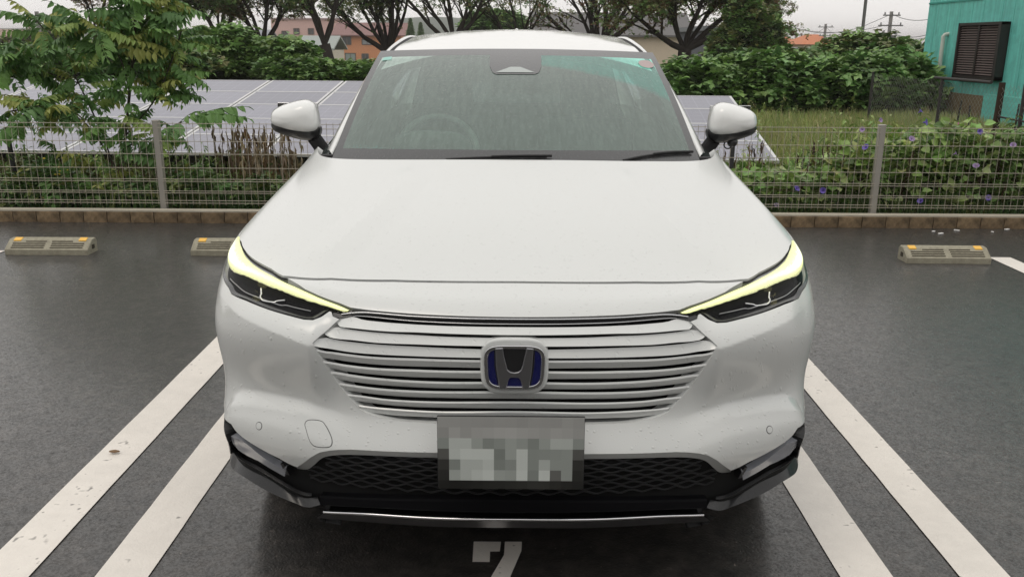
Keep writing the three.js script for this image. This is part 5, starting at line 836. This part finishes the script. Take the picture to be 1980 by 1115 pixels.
{
  const steel = std(lin(.14, .14, .135), .6), conc = std(lin(.26, .25, .24), .9), wireM = std(lin(.08, .08, .085), .8);
  const pole = (name, label, px0, py0, px1, py1, d, r, arms, group) => { const t = at(px0, py0, d), b = at(px1, py1, d), g = thing(name, label, name === 'lamp_post' ? 'lamp post' : 'utility pole', [b[0], 0, -d], 0, group), H = t[1]; obj('pole', bar([0, -3, 0], [0, H, 0], r * 1.15, r, 10), name === 'lamp_post' ? steel : conc, g); for (const [h, w] of arms) obj('crossarm', [box(w, .1, .1, 0, H - h, .12), ...[-.4, 0, .4].map((k) => new THREE.CylinderGeometry(.05, .06, .2, 6).translate(k * w, H - h + .14, .12))], steel, g); if (arms.length > 1) obj('transformer', new THREE.CylinderGeometry(.22, .22, .7, 10).translate(.35, H - 2.2, .1), steel, g); return [b[0], H, -d]; };
  pole('lamp_post', 'tall grey post rising behind the thicket', 1676, -90, 1665, 92, 30, .05, []);
  const p1 = pole('utility_pole', 'nearest utility pole with crossarms beside the teal building', 1717, 22, 1717, 90, 75, .14, [[.3, 1.4], [1.1, 2.0], [1.7, 1.2]]);
  const p2 = pole('utility_pole', 'utility pole standing behind the larger orange roof', 1594, 46, 1594, 82, 120, .16, [[.4, 2], [1.5, 1.6]]);
  const p3 = pole('utility_pole', 'faint utility pole behind the house beside the dark flat roof', 1538, 62, 1538, 85, 140, .16, [[.4, 2], [1.2, 1.6]]);
  const p4 = pole('utility_pole', 'thin short pole just beside the nearest utility pole', 1705, 60, 1705, 92, 95, .12, [[.3, 1.2]]);
  const p5 = pole('utility_pole', 'dark pole glimpsed through the sapling leaves', 70, 22, 78, 85, 60, .13, [[.3, 1.2]]);
  const p6 = pole('utility_pole', 'slim pole glimpsed between the sapling and the slim tree', 104, 38, 104, 80, 75, .1, []);
  const wire = (a, b, s, label) => { const pts = [0, .2, .4, .6, .8, 1].map((t) => [a[0] + (b[0] - a[0]) * t, a[1] + (b[1] - a[1]) * t - s * 4 * t * (1 - t), a[2] + (b[2] - a[2]) * t]); tag(obj('power_line', tube(pts, .022, 40, 4), wireM), label, 'power line', 'power lines between the poles'); };
  const dn = (p, h, k = 0) => [p[0] + k, p[1] - h, p[2] + .1], far = (px, py, d) => at(px, py, d);
  wire(dn(p1, .2), far(1480, 12, 110), 2.2, 'thin dark upper wire from the nearest pole towards the leafy tree'); wire(dn(p1, 1), far(1480, 30, 110), 1.2, 'thin dark second wire from the nearest pole towards the leafy tree'); wire(dn(p1, .2), far(1830, 26, 70), .5, 'thin dark uppermost wire running from the nearest pole to the teal wall'); wire(dn(p1, 1.6), far(1830, 50, 70), .6, 'thin dark second wire running from the nearest pole to the teal wall');
  wire(dn(p2, .4), dn(p1, 1.7), 1.1, 'thin dark wire linking the pole behind the orange roof to the nearest pole'); wire(dn(p2, 1.5), dn(p4, .3), 1.6, 'thin dark wire linking the pole behind the orange roof to the short thin pole'); wire(dn(p2, .4), dn(p3, .4), .6, 'thin dark upper wire between the two distant poles over the orange roofs'); wire(dn(p2, 1.4), dn(p3, 1.2), .9, 'thin dark lower wire between the two distant poles over the orange roofs'); wire(dn(p3, .4), far(1440, 66, 150), .6, 'thin dark wire leaving the faintest pole towards the dark flat-roofed house'); wire(dn(p2, 1.6), far(1660, 92, 110), .4, 'thin dark slack wire dropping from the orange-roof pole to the grey hipped roof'); wire(dn(p4, .3), far(1830, 62, 90), .6, 'thin dark wire running from the short thin pole to the teal wall'); wire(dn(p1, 2.4), far(1830, 74, 72), .3, 'thin dark lowest wire running from the nearest pole to the teal wall');
}
// the low store that the car faces across the lane
{
  const b = thing('store_building', 'low grey store building facing the car across the lane', 'building', [0, 0, 6.6]), w = std(lin(.2, .19, .18), .8, { map: CONC });
  obj('wall', wallUV(box(44, 3.3, 6, 0, 1.65, 3.2)), w, b); obj('roof_fascia', box(44.6, .5, .3, 0, 3.15, .1), std(lin(.12, .12, .12), .5), b);
  for (let k = -5; k <= 5; k++) { obj('window', [box(2.6, .08, .1, k * 3.6, 2.5, .16), box(2.6, .08, .1, k * 3.6, .7, .16), box(.08, 1.8, .1, k * 3.6 - 1.3, 1.6, .16), box(.08, 1.8, .1, k * 3.6 + 1.3, 1.6, .16)], std(lin(.2, .2, .2), .4), b); obj('pane', box(2.5, 1.75, .04, k * 3.6, 1.6, .17), std(lin(.03, .035, .035), .1), b); }
}
// far hills
{
  const f = fractal(5, 77, 4), xs = Array.from({ length: 90 }, (_, i) => -900 + i * 1100 / 89), hz = (i) => -4 + (8 + 8 * f(i / 90, .3) + 11 * Math.exp(-(((i - 68) / 6) ** 2))) * (1 - step(74, 89, i));
  ground('hills', grid([xs.map((x, i) => [x, hz(i), -650 - 60 * f(i / 90, .7)]), xs.map((x, i) => [x, hz(i) * .55, -590]), xs.map((x) => [x, -6, -520])]), std(lin(.06, .085, .06), .95));
}
scene.fog = new THREE.FogExp2(0xe4e0e0, .0006);
renderer.render(scene, camera);
